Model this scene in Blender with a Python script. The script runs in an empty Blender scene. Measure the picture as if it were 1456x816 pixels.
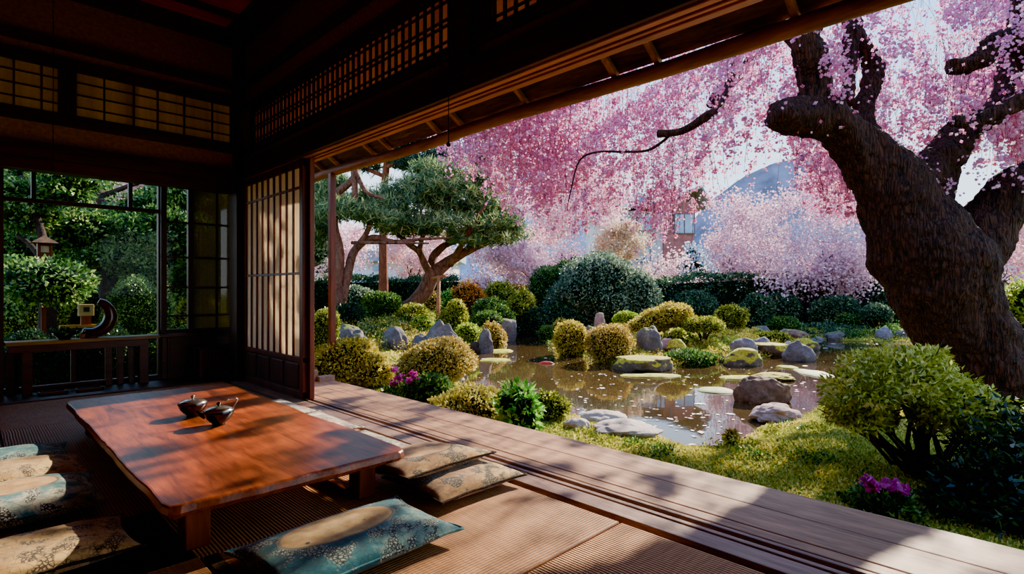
import bpy, bmesh, math, random
import numpy as np
from mathutils import Vector, Matrix, noise

random.seed(11)
rng = np.random.default_rng(11)
SC = bpy.context.scene
COL = SC.collection
R2 = math.sqrt(.5)
F, CX, CY = 780., 728., 411.          # focal length and horizon of the 1456x816 frame

def P(px, py, d):
    """world point at depth d (metres along the view axis) on the sight line of a photo pixel"""
    u = (px-CX)/F; v = (CY-py)/F
    return Vector((R2*d*(1+u), R2*d*(1-u), 1+v*d))
def G(px, py, z=0.):
    return P(px, py, (1-z)*F/(py-CY))

# ------------------------------------------------------------------ materials
def srgb(r, g, b):
    f = lambda c: (c/255/12.92 if c <= 10 else ((c/255+.055)/1.055)**2.4)
    return (f(r), f(g), f(b), 1.)
class NT:
    def __init__(s, name):
        s.m = bpy.data.materials.new(name); s.m.use_nodes = True
        s.t = s.m.node_tree; s.t.nodes.clear()
        s.out = s.t.nodes.new('ShaderNodeOutputMaterial')
    def n(s, typ, props=None, **inp):
        nd = s.t.nodes.new('ShaderNode'+typ)
        for k, v in (props or {}).items(): setattr(nd, k, v)
        for k, v in inp.items():
            key = k.replace('_', ' ')
            if k[0] == 'i' and k[1:].isdigit(): sock = nd.inputs[int(k[1:])]
            else: sock = nd.inputs[key]
            if hasattr(v, 'is_output'): s.t.links.new(v, sock)
            else: sock.default_value = v
        return nd
    def ramp(s, fac, stops, interp='LINEAR'):
        r = s.t.nodes.new('ShaderNodeValToRGB'); r.color_ramp.interpolation = interp
        e = r.color_ramp.elements
        while len(e) < len(stops): e.new(.5)
        for x, (p, c) in zip(e, stops): x.position = p; x.color = c
        s.t.links.new(fac, r.inputs['Fac']); return r.outputs['Color']
    def obj(s, scale=(1, 1, 1), gen=False):
        tc = s.n('TexCoord')
        return s.n('Mapping', Vector=tc.outputs['Generated' if gen else 'Object'], Scale=scale).outputs['Vector']
    def noise(s, vec, scale=5., detail=4., rough=.55, dist=0., out='Fac'):
        return s.n('TexNoise', Vector=vec, Scale=scale, Detail=detail, Roughness=rough, Distortion=dist).outputs[out]
    def mix(s, fac, a, b, mode='MIX'):
        nd = s.t.nodes.new('ShaderNodeMix'); nd.data_type = 'RGBA'; nd.blend_type = mode
        for sock, v in ((nd.inputs[0], fac), (nd.inputs[6], a), (nd.inputs[7], b)):
            if hasattr(v, 'is_output'): s.t.links.new(v, sock)
            else: sock.default_value = v
        return nd.outputs[2]
    def math(s, op, a, b=0.):
        return s.n('Math', {'operation': op}, i0=a, i1=b).outputs[0]
    def bump(s, h, strength=.3, dist=.01):
        return s.n('Bump', Height=h, Strength=strength, Distance=dist).outputs['Normal']
    def pbsdf(s, **k): return s.n('BsdfPrincipled', **k).outputs[0]
    def done(s, sh): s.t.links.new(sh, s.out.inputs['Surface']); return s.m

def wood(name, dark, light, axis='y', scale=1., rough=.55, bump=.25, spec=.4, fine=60., coat=0.):
    t = NT(name); st = {'x': (.12, 1, 1), 'y': (1, .12, 1), 'z': (1, 1, .12)}[axis]
    v = t.obj(tuple(a*scale for a in st))
    a = t.noise(v, 9., 5., .6, 1.2); b = t.noise(v, fine, 3., .6, .3)
    f = t.math('ADD', t.math('MULTIPLY', a, .72), t.math('MULTIPLY', b, .28))
    mid = tuple((x+y)/2 for x, y in zip(srgb(*dark), srgb(*light)))
    col = t.ramp(f, [(.32, srgb(*dark)), (.5, mid), (.68, srgb(*light))])
    return t.done(t.pbsdf(Base_Color=col, Roughness=rough, Specular_IOR_Level=spec, Normal=t.bump(f, bump, .006), Coat_Weight=coat, Coat_Roughness=.25))

def leafmat(name, cols, trans=.35, rough=.5, tcol=None, noise_scale=2.5, spec=.4):
    t = NT(name)
    g = t.n('NewGeometry')
    r = g.outputs['Random Per Island']
    nz = t.noise(t.obj(), noise_scale, 2.)
    f = t.math('ADD', t.math('MULTIPLY', r, .6), t.math('MULTIPLY', nz, .45))
    n = len(cols)
    col = t.ramp(f, [(.2+.62*i/(n-1), srgb(*c)) for i, c in enumerate(cols)])
    a = t.pbsdf(Base_Color=col, Roughness=rough, Specular_IOR_Level=spec)
    tc = col if tcol is None else t.mix(.5, col, srgb(*tcol))
    b = t.n('BsdfTranslucent', Color=tc).outputs[0]
    return t.done(t.n('MixShader', i0=trans, i1=a, i2=b).outputs[0])

def plain(name, c, rough=.6, spec=.4, metal=0., var=.15, scale=8., bump=0.):
    t = NT(name); nz = t.noise(t.obj(), scale, 4.)
    lo = tuple(x*(1-var) for x in c); hi = tuple(min(255, x*(1+var)) for x in c)
    col = t.ramp(nz, [(.3, srgb(*lo)), (.7, srgb(*hi))])
    k = dict(Base_Color=col, Roughness=rough, Specular_IOR_Level=spec, Metallic=metal)
    if bump: k['Normal'] = t.bump(nz, bump, .01)
    return t.done(t.pbsdf(**k))

def rockmat(name, lo, hi, moss=0., mosscol=(120, 125, 20)):
    t = NT(name); v = t.obj()
    a = t.noise(v, 4., 8., .65); b = t.noise(v, 22., 5., .7)
    f = t.math('ADD', t.math('MULTIPLY', a, .6), t.math('MULTIPLY', b, .4))
    col = t.ramp(f, [(.33, srgb(*lo)), (.52, srgb(*[(x+y)//2 for x, y in zip(lo, hi)])), (.68, srgb(*hi))])
    if moss:
        nz = t.n('SeparateXYZ', Vector=t.n('NewGeometry').outputs['Normal']).outputs['Z']
        m = t.math('ADD', nz, t.math('MULTIPLY', t.math('SUBTRACT', a, .5), 1.6))
        mk = t.n('MapRange', Value=m, From_Min=1.0-moss, From_Max=1.15-moss).outputs[0]
        mc = t.ramp(b, [(.35, srgb(*[x*.6 for x in mosscol])), (.65, srgb(*mosscol))])
        col = t.mix(mk, col, mc)
    return t.done(t.pbsdf(Base_Color=col, Roughness=.8, Specular_IOR_Level=.3, Normal=t.bump(f, .7, .03)))

M = {}
M['beam'] = wood('dark_beam_wood', (40, 13, 7), (104, 42, 22), 'x', rough=.5)
M['beam_y'] = wood('dark_beam_wood_y', (40, 13, 7), (104, 42, 22), 'y', rough=.5)
M['beam_z'] = wood('dark_post_wood', (34, 12, 6), (96, 40, 20), 'z', rough=.45)
M['kamoi'] = wood('lintel_wood', (128, 58, 24), (206, 112, 52), 'y', rough=.5)
M['door'] = wood('door_wood', (70, 24, 10), (140, 58, 26), 'z', rough=.45)
M['doorpanel'] = wood('door_panel_wood', (58, 20, 9), (112, 44, 20), 'z', rough=.5)
M['table'] = wood('table_wood', (66, 18, 4), (190, 88, 28), 'y', 1.6, rough=.36, bump=.15, spec=.5, fine=45., coat=.15)
M['tableleg'] = wood('table_leg_wood', (92, 38, 15), (170, 84, 38), 'z', rough=.5)
M['deck'] = wood('weathered_deck_wood', (112, 72, 48), (206, 152, 108), 'y', 1.6, rough=.6, bump=.4, fine=50.)
M['sillwood'] = wood('sill_wood', (100, 70, 60), (180, 140, 116), 'y', 1.5, rough=.55, bump=.35)
M['groove'] = plain('groove_dark', (34, 18, 18), .8)
M['rafter'] = wood('rafter_wood', (104, 58, 28), (200, 134, 80), 'x', rough=.65)
M['bark_board'] = wood('eave_board_wood', (44, 30, 20), (120, 84, 54), 'y', 2.2, rough=.8, bump=.6)
M['pole'] = wood('eave_pole_wood', (96, 50, 24), (170, 104, 60), 'y', rough=.6)
M['ceil'] = wood('ceiling_board_wood', (160, 56, 22), (220, 96, 42), 'x', rough=.55)
M['darkfloor'] = wood('dark_floor_board', (40, 18, 9), (88, 44, 22), 'x', rough=.35)
M['desk'] = wood('desk_wood', (52, 20, 9), (112, 52, 24), 'x', rough=.35)
M['plaster'] = plain('ochre_plaster', (156, 116, 64), .9, .2, var=.12, scale=30., bump=.15)
M['deskedge'] = wood('counter_wood', (110, 70, 26), (176, 128, 56), 'x', rough=.3)

def papermat(name, lo, hi, trans, streak=(9, 9, .4)):
    t = NT(name); nz = t.noise(t.obj(streak), 1., 4.); f2 = t.noise(t.obj(), 60., 4.)
    f = t.math('ADD', t.math('MULTIPLY', nz, .8), t.math('MULTIPLY', f2, .2))
    col = t.ramp(f, [(.35, srgb(*lo)), (.65, srgb(*hi))])
    a = t.n('BsdfDiffuse', Color=col).outputs[0]; b = t.n('BsdfTranslucent', Color=col).outputs[0]
    return t.done(t.n('MixShader', i0=trans, i1=a, i2=b).outputs[0])
M['paper'] = papermat('shoji_paper', (236, 222, 196), (250, 240, 220), .5)
M['paper_tan'] = papermat('tan_shoji_paper', (176, 146, 108), (214, 186, 146), .42)  # dim tan with vertical shade streaks put into the paper colour
M['paper_orange'] = papermat('transom_panel', (240, 150, 96), (255, 204, 150), .85)

def glassmat():
    t = NT('window_glass')
    fr = t.n('Fresnel', IOR=1.45).outputs[0]
    a = t.n('BsdfTransparent', Color=(.9, .93, .92, 1)).outputs[0]
    b = t.n('BsdfGlossy', Roughness=.02).outputs[0]
    return t.done(t.n('MixShader', i0=t.math('MULTIPLY', fr, .12), i1=a, i2=b).outputs[0])
M['glass'] = glassmat()
def frostmat():
    t = NT('hazy_glass')
    fr = t.n('Fresnel', IOR=1.45).outputs[0]
    a = t.n('BsdfTransparent', Color=(.42, .38, .32, 1)).outputs[0]
    d = t.n('BsdfTranslucent', Color=srgb(150, 122, 84)).outputs[0]
    ad = t.n('MixShader', i0=.35, i1=a, i2=d).outputs[0]
    b = t.n('BsdfGlossy', Roughness=.05).outputs[0]
    return t.done(t.n('MixShader', i0=fr, i1=ad, i2=b).outputs[0])
M['frost'] = frostmat()

def tatamimat(name, axis):
    t = NT(name); v = t.obj()
    ph = t.noise(v, 1.4, 2.)
    sx = t.n('SeparateXYZ', Vector=v)
    c = t.math('ADD', sx.outputs['X' if axis == 'y' else 'Y'], t.math('MULTIPLY', ph, .03))
    w = t.math('SINE', t.math('MULTIPLY', c, 2*math.pi/.0145))
    rib = t.n('MapRange', Value=w, From_Min=-1., From_Max=1.).outputs[0]
    st = t.noise(t.obj((1, 14, 1) if axis == 'y' else (14, 1, 1)), 9., 4.)
    lo = t.ramp(st, [(.35, srgb(118, 70, 34)), (.65, srgb(146, 90, 46))])
    hi = t.ramp(st, [(.35, srgb(176, 118, 64)), (.65, srgb(206, 146, 84))])
    col = t.mix(t.math('POWER', rib, .7), lo, hi)
    return t.done(t.pbsdf(Base_Color=col, Roughness=.6, Specular_IOR_Level=.35, Normal=t.bump(rib, .6, .006)))
M['tatami_x'] = tatamimat('tatami_ribs_x', 'x')
M['tatami_y'] = tatamimat('tatami_ribs_y', 'y')
M['heri'] = plain('tatami_border_cloth', (52, 40, 28), .9, .2, var=.6, scale=90.)

def cushmat(name, base, cell, line, patch=None, pr=.2, pc=(0, 0), cellscale=34., spot=(30, 40, 50)):
    """printed zabuton cloth: cracked cells in two scales, optional round printed patch"""
    t = NT(name); v = t.obj()
    wob = t.n('VectorMath', {'operation': 'ADD'}, i0=v, i1=t.n('VectorMath', {'operation': 'SCALE'}, i0=t.noise(v, 9., 3., out='Color'), Scale=.05).outputs[0]).outputs[0]
    big = t.noise(v, 6., 4.)
    c0 = t.ramp(big, [(.36, srgb(*base[0])), (.5, srgb(*base[1])), (.62, srgb(*base[2]))])
    e1 = t.n('TexVoronoi', {'feature': 'DISTANCE_TO_EDGE'}, Vector=wob, Scale=cellscale).outputs['Distance']
    l1 = t.n('MapRange', Value=e1, From_Min=.0, From_Max=.06, To_Min=.45).outputs[0]
    e2 = t.n('TexVoronoi', {'feature': 'DISTANCE_TO_EDGE'}, Vector=wob, Scale=cellscale*2.6).outputs['Distance']
    l2 = t.n('MapRange', Value=e2, From_Min=.05, From_Max=.3).outputs[0]
    area = t.n('MapRange', Value=t.noise(v, 11., 2.), From_Min=.5, From_Max=.56).outputs[0]
    fine = t.mix(l2, srgb(*line), srgb(*cell))
    col = t.mix(area, t.mix(l1, srgb(*line), c0), fine)
    if patch:
        sx = t.n('SeparateXYZ', Vector=v)
        dx = t.math('SUBTRACT', sx.outputs['X'], pc[0]); dy = t.math('SUBTRACT', sx.outputs['Y'], pc[1])
        pxr, pyr = pr if isinstance(pr, tuple) else (pr, pr)
        dx = t.math('DIVIDE', dx, pxr); dy = t.math('DIVIDE', dy, pyr)
        rr = t.math('SQRT', t.math('ADD', t.math('MULTIPLY', dx, dx), t.math('MULTIPLY', dy, dy)))
        inn = t.n('MapRange', Value=rr, From_Min=1.0, From_Max=.975).outputs[0]
        ring = t.math('MULTIPLY', t.n('MapRange', Value=rr, From_Min=.92, From_Max=.95).outputs[0], inn)
        pn = t.noise(v, 16., 5.)
        pcx = t.ramp(pn, [(.38, srgb(*patch[0])), (.62, srgb(*patch[1]))])
        sp = t.n('TexVoronoi', Vector=v, Scale=9.).outputs['Distance']
        pcx = t.mix(t.n('MapRange', Value=sp, From_Min=.10, From_Max=.07).outputs[0], pcx, srgb(*spot))
        pcx = t.mix(ring, pcx, srgb(*patch[2]))
        col = t.mix(inn, col, pcx)
    wv = t.noise(v, 240., 2.); wr = t.noise(v, 7., 3.)
    h = t.math('ADD', t.math('MULTIPLY', wv, .15), wr)
    return t.done(t.pbsdf(Base_Color=col, Roughness=.85, Specular_IOR_Level=.2, Normal=t.bump(h, .45, .012), Sheen_Weight=.2))
M['c_teal'] = cushmat('teal_printed_cloth', [(6, 58, 66), (20, 100, 106), (126, 156, 140)], (160, 172, 148), (14, 34, 44),
                      [(190, 146, 78), (226, 188, 116), (120, 110, 84)], (.235, .125), (-.02, .045))
M['c_brown'] = cushmat('brown_printed_cloth', [(140, 94, 46), (190, 140, 76), (218, 178, 114)], (176, 146, 96), (62, 50, 40),
                       [(176, 128, 68), (208, 162, 98), (72, 48, 28)], .2, (.0, .03), 30.)
M['c_brown2'] = cushmat('ochre_printed_cloth', [(134, 92, 50), (180, 134, 76), (212, 172, 110)], (166, 140, 96), (58, 50, 44), None, cellscale=32.)
M['c_cream'] = cushmat('cream_printed_cloth', [(206, 184, 150), (232, 214, 182), (244, 230, 204)], (232, 214, 184), (140, 108, 84), None, cellscale=24.)
M['c_slate'] = cushmat('slate_printed_cloth', [(130, 124, 116), (190, 170, 140), (214, 196, 164)], (200, 186, 160), (70, 66, 70), None, cellscale=28.)
M['c_gold'] = cushmat('gold_printed_cloth', [(146, 110, 58), (196, 156, 90), (214, 176, 112)], (200, 164, 104), (60, 50, 40), None, cellscale=32.)
M['c_medal'] = cushmat('medallion_printed_cloth', [(24, 76, 84), (70, 120, 120), (190, 186, 160)], (206, 200, 176), (16, 26, 34),
                       [(176, 130, 66), (210, 166, 98), (90, 66, 36)], (.24, .15), (.02, .04))

# ------------------------------------------------------------------ mesh building
def link(o, parent=None):
    COL.objects.link(o)
    if parent is not None: o.parent = parent
    return o
def tag(o, label=None, cat=None, group=None, kind=None):
    if label: o['label'] = label
    if cat: o['category'] = cat
    if group: o['group'] = group
    if kind: o['kind'] = kind
    return o
def empty(name, loc=(0, 0, 0), label=None, cat=None, group=None, kind=None):
    o = bpy.data.objects.new(name, None); o.empty_display_size = .1; o.location = loc
    link(o); return tag(o, label, cat, group, kind)
def world_loc(o):
    v = Vector((0, 0, 0))
    while o is not None: v += Vector(o.location); o = o.parent
    return v
def ascopy(o, parent=None):
    c = o.copy(); COL.objects.link(c); c.parent = parent
    for ch in list(o.children): ascopy(ch, c)
    return c

class MB:
    def __init__(s): s.v = []; s.f = []; s.mi = []
    def add(s, v, f, mi=0):
        k = len(s.v); s.v += [tuple(x) for x in v]; s.f += [tuple(k+i for i in q) for q in f]; s.mi += [mi]*len(f); return s
    def box(s, x0, x1, y0, y1, z0, z1, mi=0):
        v = [(x, y, z) for z in (z0, z1) for y in (y0, y1) for x in (x0, x1)]
        return s.add(v, [(0, 2, 3, 1), (4, 5, 7, 6), (0, 1, 5, 4), (2, 6, 7, 3), (0, 4, 6, 2), (1, 3, 7, 5)], mi)
    def beam(s, p, q, w, h, up=(0, 0, 1), mi=0):
        p = Vector(p); q = Vector(q); d = (q-p).normalized(); up = Vector(up)
        sd = d.cross(up).normalized()*w/2; u = sd.cross(d).normalized()*h/2
        v = [p-sd-u, p+sd-u, p+sd+u, p-sd+u, q-sd-u, q+sd-u, q+sd+u, q-sd+u]
        return s.add(v, [(0, 1, 2, 3), (7, 6, 5, 4), (0, 4, 5, 1), (1, 5, 6, 2), (2, 6, 7, 3), (3, 7, 4, 0)], mi)
    def tube(s, pts, rad, n=8, wob=0., cap=True, mi=0):
        pts = [Vector(p) for p in pts]; m = len(pts)
        if not hasattr(rad, '__len__'): rad = [rad]*m
        t0 = (pts[1]-pts[0]).normalized(); a = Vector((0, 0, 1)) if abs(t0.z) < .9 else Vector((1, 0, 0))
        nx = t0.cross(a).normalized(); V = []
        for i, p in enumerate(pts):
            t = (pts[min(i+1, m-1)]-pts[max(i-1, 0)]).normalized()
            nx = (nx-t*nx.dot(t)).normalized(); ny = t.cross(nx)
            for k in range(n):
                an = 2*math.pi*k/n
                r = rad[i]*(1+(wob*(noise.noise(p*3+Vector((math.cos(an), math.sin(an), 0))*1.3)) if wob else 0))
                V.append(p+nx*math.cos(an)*r+ny*math.sin(an)*r)
        Fc = [(i*n+k, i*n+(k+1) % n, (i+1)*n+(k+1) % n, (i+1)*n+k) for i in range(m-1) for k in range(n)]
        if cap: Fc += [tuple(range(n-1, -1, -1)), tuple((m-1)*n+k for k in range(n))]
        return s.add(V, Fc, mi)
    def lathe(s, prof, c=(0, 0, 0), n=24, mi=0):
        c = Vector(c); V = []; m = len(prof)
        for r, z in prof:
            for k in range(n):
                an = 2*math.pi*k/n; V.append(c+Vector((r*math.cos(an), r*math.sin(an), z)))
        return s.add(V, [(i*n+k, i*n+(k+1) % n, (i+1)*n+(k+1) % n, (i+1)*n+k) for i in range(m-1) for k in range(n)], mi)
    def build(s, name, mat, parent=None, smooth=False, bevel=0., local=False):
        me = bpy.data.meshes.new(name)
        off = world_loc(parent) if (parent is not None and not local) else Vector((0, 0, 0))
        me.from_pydata([Vector(v)-off for v in s.v], [], s.f)
        for m in (mat if isinstance(mat, (list, tuple)) else [mat]): me.materials.append(m)
        me.polygons.foreach_set('material_index', s.mi)
        if smooth: me.polygons.foreach_set('use_smooth', [True]*len(s.f))
        o = link(bpy.data.objects.new(name, me), parent)
        if bevel:
            b = o.modifiers.new('bevel', 'BEVEL'); b.width = bevel; b.segments = 2; b.limit_method = 'ANGLE'
        return o

def quad_arrays(Vs, mats, name, mi=None, parent=None, loc=None, smooth=None):
    """one mesh out of (n,4,3) quads; loc = origin of the object (vertices given in world)"""
    V = np.asarray(Vs, dtype=np.float32)
    n = len(V)
    off = np.zeros(3)
    if loc is not None: off = np.array(loc)
    elif parent is not None: off = np.array(world_loc(parent))
    V = V-off.astype(np.float32)
    me = bpy.data.meshes.new(name)
    me.vertices.add(n*4); me.vertices.foreach_set('co', V.reshape(-1).astype(np.float32))
    me.loops.add(n*4); me.loops.foreach_set('vertex_index', np.arange(n*4, dtype=np.int32))
    me.polygons.add(n); me.polygons.foreach_set('loop_start', np.arange(0, n*4, 4, dtype=np.int32))
    for m in (mats if isinstance(mats, (list, tuple)) else [mats]): me.materials.append(m)
    if mi is not None: me.polygons.foreach_set('material_index', np.asarray(mi, dtype=np.int32))
    me.update(calc_edges=True); me.validate()
    o = bpy.data.objects.new(name, me)
    if loc is not None: o.location = loc
    return link(o, parent)

def unit(a): return a/np.maximum(np.linalg.norm(a, axis=-1, keepdims=True), 1e-9)
def leaves(p, out, L, W, spread=.9, droop=0., fold=.15):
    n = len(p)
    a = unit(out+rng.normal(size=(n, 3))*spread+np.array([0, 0, -droop]))
    b = unit(np.cross(a, rng.normal(size=(n, 3)))); c = np.cross(a, b)
    L = (np.broadcast_to(L, (n,))*rng.uniform(.7, 1.3, n))[:, None]; W = (np.broadcast_to(W, (n,))*rng.uniform(.75, 1.25, n))[:, None]
    q = np.empty((n, 4, 3))
    q[:, 0] = p; q[:, 1] = p+a*L*.45+b*W*.5+c*L*fold; q[:, 2] = p+a*L; q[:, 3] = p+a*L*.45-b*W*.5+c*L*fold
    return q
def flowers(p, S):
    """blossoms: each two crossed rounded petals-quads"""
    n = len(p); q = np.empty((2*n, 4, 3))
    S = (np.broadcast_to(S, (n,))*rng.uniform(.65, 1.35, n))[:, None]
    a = unit(rng.normal(size=(n, 3))); b = unit(np.cross(a, rng.normal(size=(n, 3)))); c = np.cross(a, b)
    for k, (x, y) in enumerate(((a, b), (c, unit(a+b*.6)))):
        q[k::2, 0] = p-x*S*.5; q[k::2, 1] = p+y*S*.42; q[k::2, 2] = p+x*S*.5; q[k::2, 3] = p-y*S*.42
    return q
def cube_sphere(n=10):
    g = np.linspace(-1, 1, n+1); g = np.tan(g*math.pi/4); qs = []
    for ax in range(3):
        for sg in (-1, 1):
            for i in range(n):
                for j in range(n):
                    cs = [(g[i], g[j]), (g[i+1], g[j]), (g[i+1], g[j+1]), (g[i], g[j+1])]
                    if sg < 0: cs = cs[::-1]
                    q = []
                    for a, b in cs:
                        v = np.zeros(3); v[ax] = sg; v[(ax+1) % 3] = a; v[(ax+2) % 3] = b; q.append(v/np.linalg.norm(v))
                    qs.append(q)
    return np.array(qs)
CS = cube_sphere(8)
def lump(dirs, seed, amp):
    f = np.random.default_rng(seed); r = np.ones(dirs.shape[:-1])
    for k in range(7):
        w = f.normal(size=3)*(1.6+.7*k); r = r+amp/(1+.35*k)*np.sin(dirs@w+f.uniform(0, 6.28))
    return r
def ell_leaves(c, rad, n, L, W, seed, amp=.07, depth=.14, zmin=-.75, spread=.9, flat=0.):
    d = unit(rng.normal(size=(int(n*1.5)+8, 3))); d = d[d[:, 2] > zmin][:n]
    k = lump(d, seed, amp)*(1-np.abs(rng.normal(size=len(d)))*depth)
    p = c+d*k[:, None]*rad
    return leaves(p, unit(d/rad)*1.0, L, W, spread)
def ell_core(c, rad, seed, amp=.07, s=.88, zmin=-.9):
    q = CS.copy(); k = lump(q, seed, amp)[..., None]*s
    q = q.copy(); q[..., 2] = np.maximum(q[..., 2], zmin)
    return c+q*k*rad
def smooth(a, b, x):
    t = np.clip((x-a)/(b-a), 0, 1); return t*t*(3-2*t)
# ------------------------------------------------------------------ camera, light, sky
cam = bpy.data.cameras.new('camera'); cam.sensor_width = 36; cam.lens = 36*F/1456; cam.shift_y = 3/1456; cam.clip_end = 2000
co = bpy.data.objects.new('camera', cam); co.location = (0, 0, 1); co.rotation_euler = (math.pi/2, 0, -math.pi/4); COL.objects.link(co); SC.camera = co
SUN_EL = math.radians(29.); sun_dir = Vector((math.cos(SUN_EL)*math.cos(.17), math.cos(SUN_EL)*math.sin(.17), math.sin(SUN_EL)))
sl = bpy.data.lights.new('sun', 'SUN'); sl.energy = 9.; sl.angle = math.radians(.7); sl.color = (1., .87, .68)
so = bpy.data.objects.new('sun', sl); so.rotation_euler = sun_dir.to_track_quat('Z', 'Y').to_euler(); so.location = (20, -4, 12); COL.objects.link(so)
w = bpy.data.worlds.new('sky'); SC.world = w; w.use_nodes = True; nt = w.node_tree; nt.nodes.clear()
tc = nt.nodes.new('ShaderNodeTexCoord'); sp = nt.nodes.new('ShaderNodeSeparateXYZ'); rp = nt.nodes.new('ShaderNodeValToRGB')
bg = nt.nodes.new('ShaderNodeBackground'); wo = nt.nodes.new('ShaderNodeOutputWorld')
nt.links.new(tc.outputs['Generated'], sp.inputs[0]); nt.links.new(sp.outputs['Z'], rp.inputs[0]); nt.links.new(rp.outputs[0], bg.inputs[0]); nt.links.new(bg.outputs[0], wo.inputs[0])
e = rp.color_ramp.elements
e[0].position = 0.; e[0].color = (.80, .90, 1, 1); e[1].position = .75; e[1].color = (.16, .36, .85, 1)
x = e.new(.2); x.color = (.62, .80, 1., 1); x = e.new(.4); x.color = (.36, .60, 1., 1)
bg.inputs[1].default_value = 1.4
SC.view_settings.view_transform = 'AgX'; SC.view_settings.look = 'AgX - Punchy'; SC.view_settings.exposure = 1.75
SC.cycles.transparent_max_bounces = 12; SC.cycles.max_bounces = 8; SC.cycles.diffuse_bounces = 5; SC.cycles.sample_clamp_indirect = 6.

def struct(name, mb, mat, parent=None, **k):
    o = mb.build(name, mat, parent, **k)
    if parent is None: o['kind'] = 'structure'
    return o
# ------------------------------------------------------------------ shell of the room
struct('floor', MB().box(-2.6, 2.0, -2.1, 6.45, -.24, -.03), M['darkfloor'])
struct('floor_boards_alcove', MB().box(-2.6, 2.42, 6.5, 7.3, -.24, 0.0), M['darkfloor'])
# tatami
tat = []
def mat_(x0, x1, y0, y1, axis, label, border=None, z=0.):
    t = empty('tatami_mat', (x0, y0, -.03), label, 'tatami mat', 'tatami mats on the floor')
    MB().box(x0+.003, x1-.003, y0+.003, y1-.003, -.03, z).build('woven_surface', M['tatami_'+axis], t, bevel=.006)
    if border == 'x': MB().box(x0+.004, x0+.05, y0+.004, y1-.004, -.025, z+.003).build('cloth_border', M['heri'], t)
    if border == 'y': MB().box(x0+.004, x1-.004, y1-.05, y1-.004, -.025, z+.003).build('cloth_border', M['heri'], t)
mat_(.75, 2.0, -.9, 1.335, 'y', 'ribbed tatami mat whose ribs run along the veranda, cut off by the photo edge')
mat_(.63, 2.0, 1.34, 2.26, 'x', 'sunlit ribbed tatami mat under the brown and teal cushions', 'x')
mat_(-1.6, .625, 1.34, 2.9, 'x', 'tatami mat under the dark brown cushion')
mat_(.18, 2.0, 2.265, 3.6, 'y', 'shaded tatami mat beneath the near end of the table')
mat_(.18, 2.0, 3.605, 5.3, 'y', 'shaded tatami mat beneath the far end of the table')
mat_(-1.6, .175, 2.905, 4.7, 'x', 'tatami mat under the row of cushions in the table shadow')
mat_(-1.6, .175, 4.705, 5.6, 'y', 'ribbed tatami mat with a strip of sun behind the cushions')
mat_(.18, 2.0, 5.305, 5.6, 'x', 'narrow tatami strip past the far table end')
mat_(-1.6, 2.0, 5.605, 6.44, 'x', 'brown tatami mat along the step to the window alcove')
# step edge to the alcove
struct('trim_1', MB().box(-2.6, 2.14, 6.44, 6.53, -.2, .012), M['beam'], bevel=.005)
# sill tracks along the opening
t = MB(); t.box(2.0, 2.055, -2.1, 6.4, -.24, -.035).box(2.055, 2.17, -2.1, 6.4, -.2, -.004).box(2.185, 2.215, -2.1, 6.4, -.2, -.004).box(2.243, 2.27, -2.1, 6.4, -.2, .0).box(2.17, 2.243, -2.1, 6.4, -.2, -.03)
struct('trim_2', t, M['sillwood'], bevel=.004)
# veranda deck
t = MB()
for a, b, dz in ((2.285, 2.36, 0), (2.3625, 2.60, .001), (2.6015, 2.885, 0.0005)): t.box(a, b, -2.4, 5.72, -.06, -.004+dz)
t.box(2.28, 2.87, -2.4, 5.72, -.26, -.07)
struct('floor_veranda', t, M['deck'], bevel=.006)
t = MB(); t.box(2.72, 2.90, 5.66, 5.76, -.05, .05).box(2.55, 2.74, 5.735, 5.80, -.05, .12).box(2.3, 2.56, 5.735, 5.8, -.05, .06)
o = struct('trim_3', t, M['sillwood'], bevel=.006)
# ceiling
struct('ceiling', MB().box(-2.6, 2.3, -2.1, 6.6, 3.75, 3.85), M['ceil'])
t = MB()
t.box(-2.6, 2.2, 6.2, 6.5, 3.68, 3.75); t.box(1.95, 2.2, -2.1, 6.5, 3.68, 3.75)
for y in np.arange(-1.6, 6.2, .62): t.box(-2.6, 2.0, y-.03, y+.03, 3.70, 3.75)
for xx in (-1.6, -.4, .8): t.box(xx-.02, xx+.02, -2.1, 6.3, 3.72, 3.75)
struct('trim_4', t, M['beam'])
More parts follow.
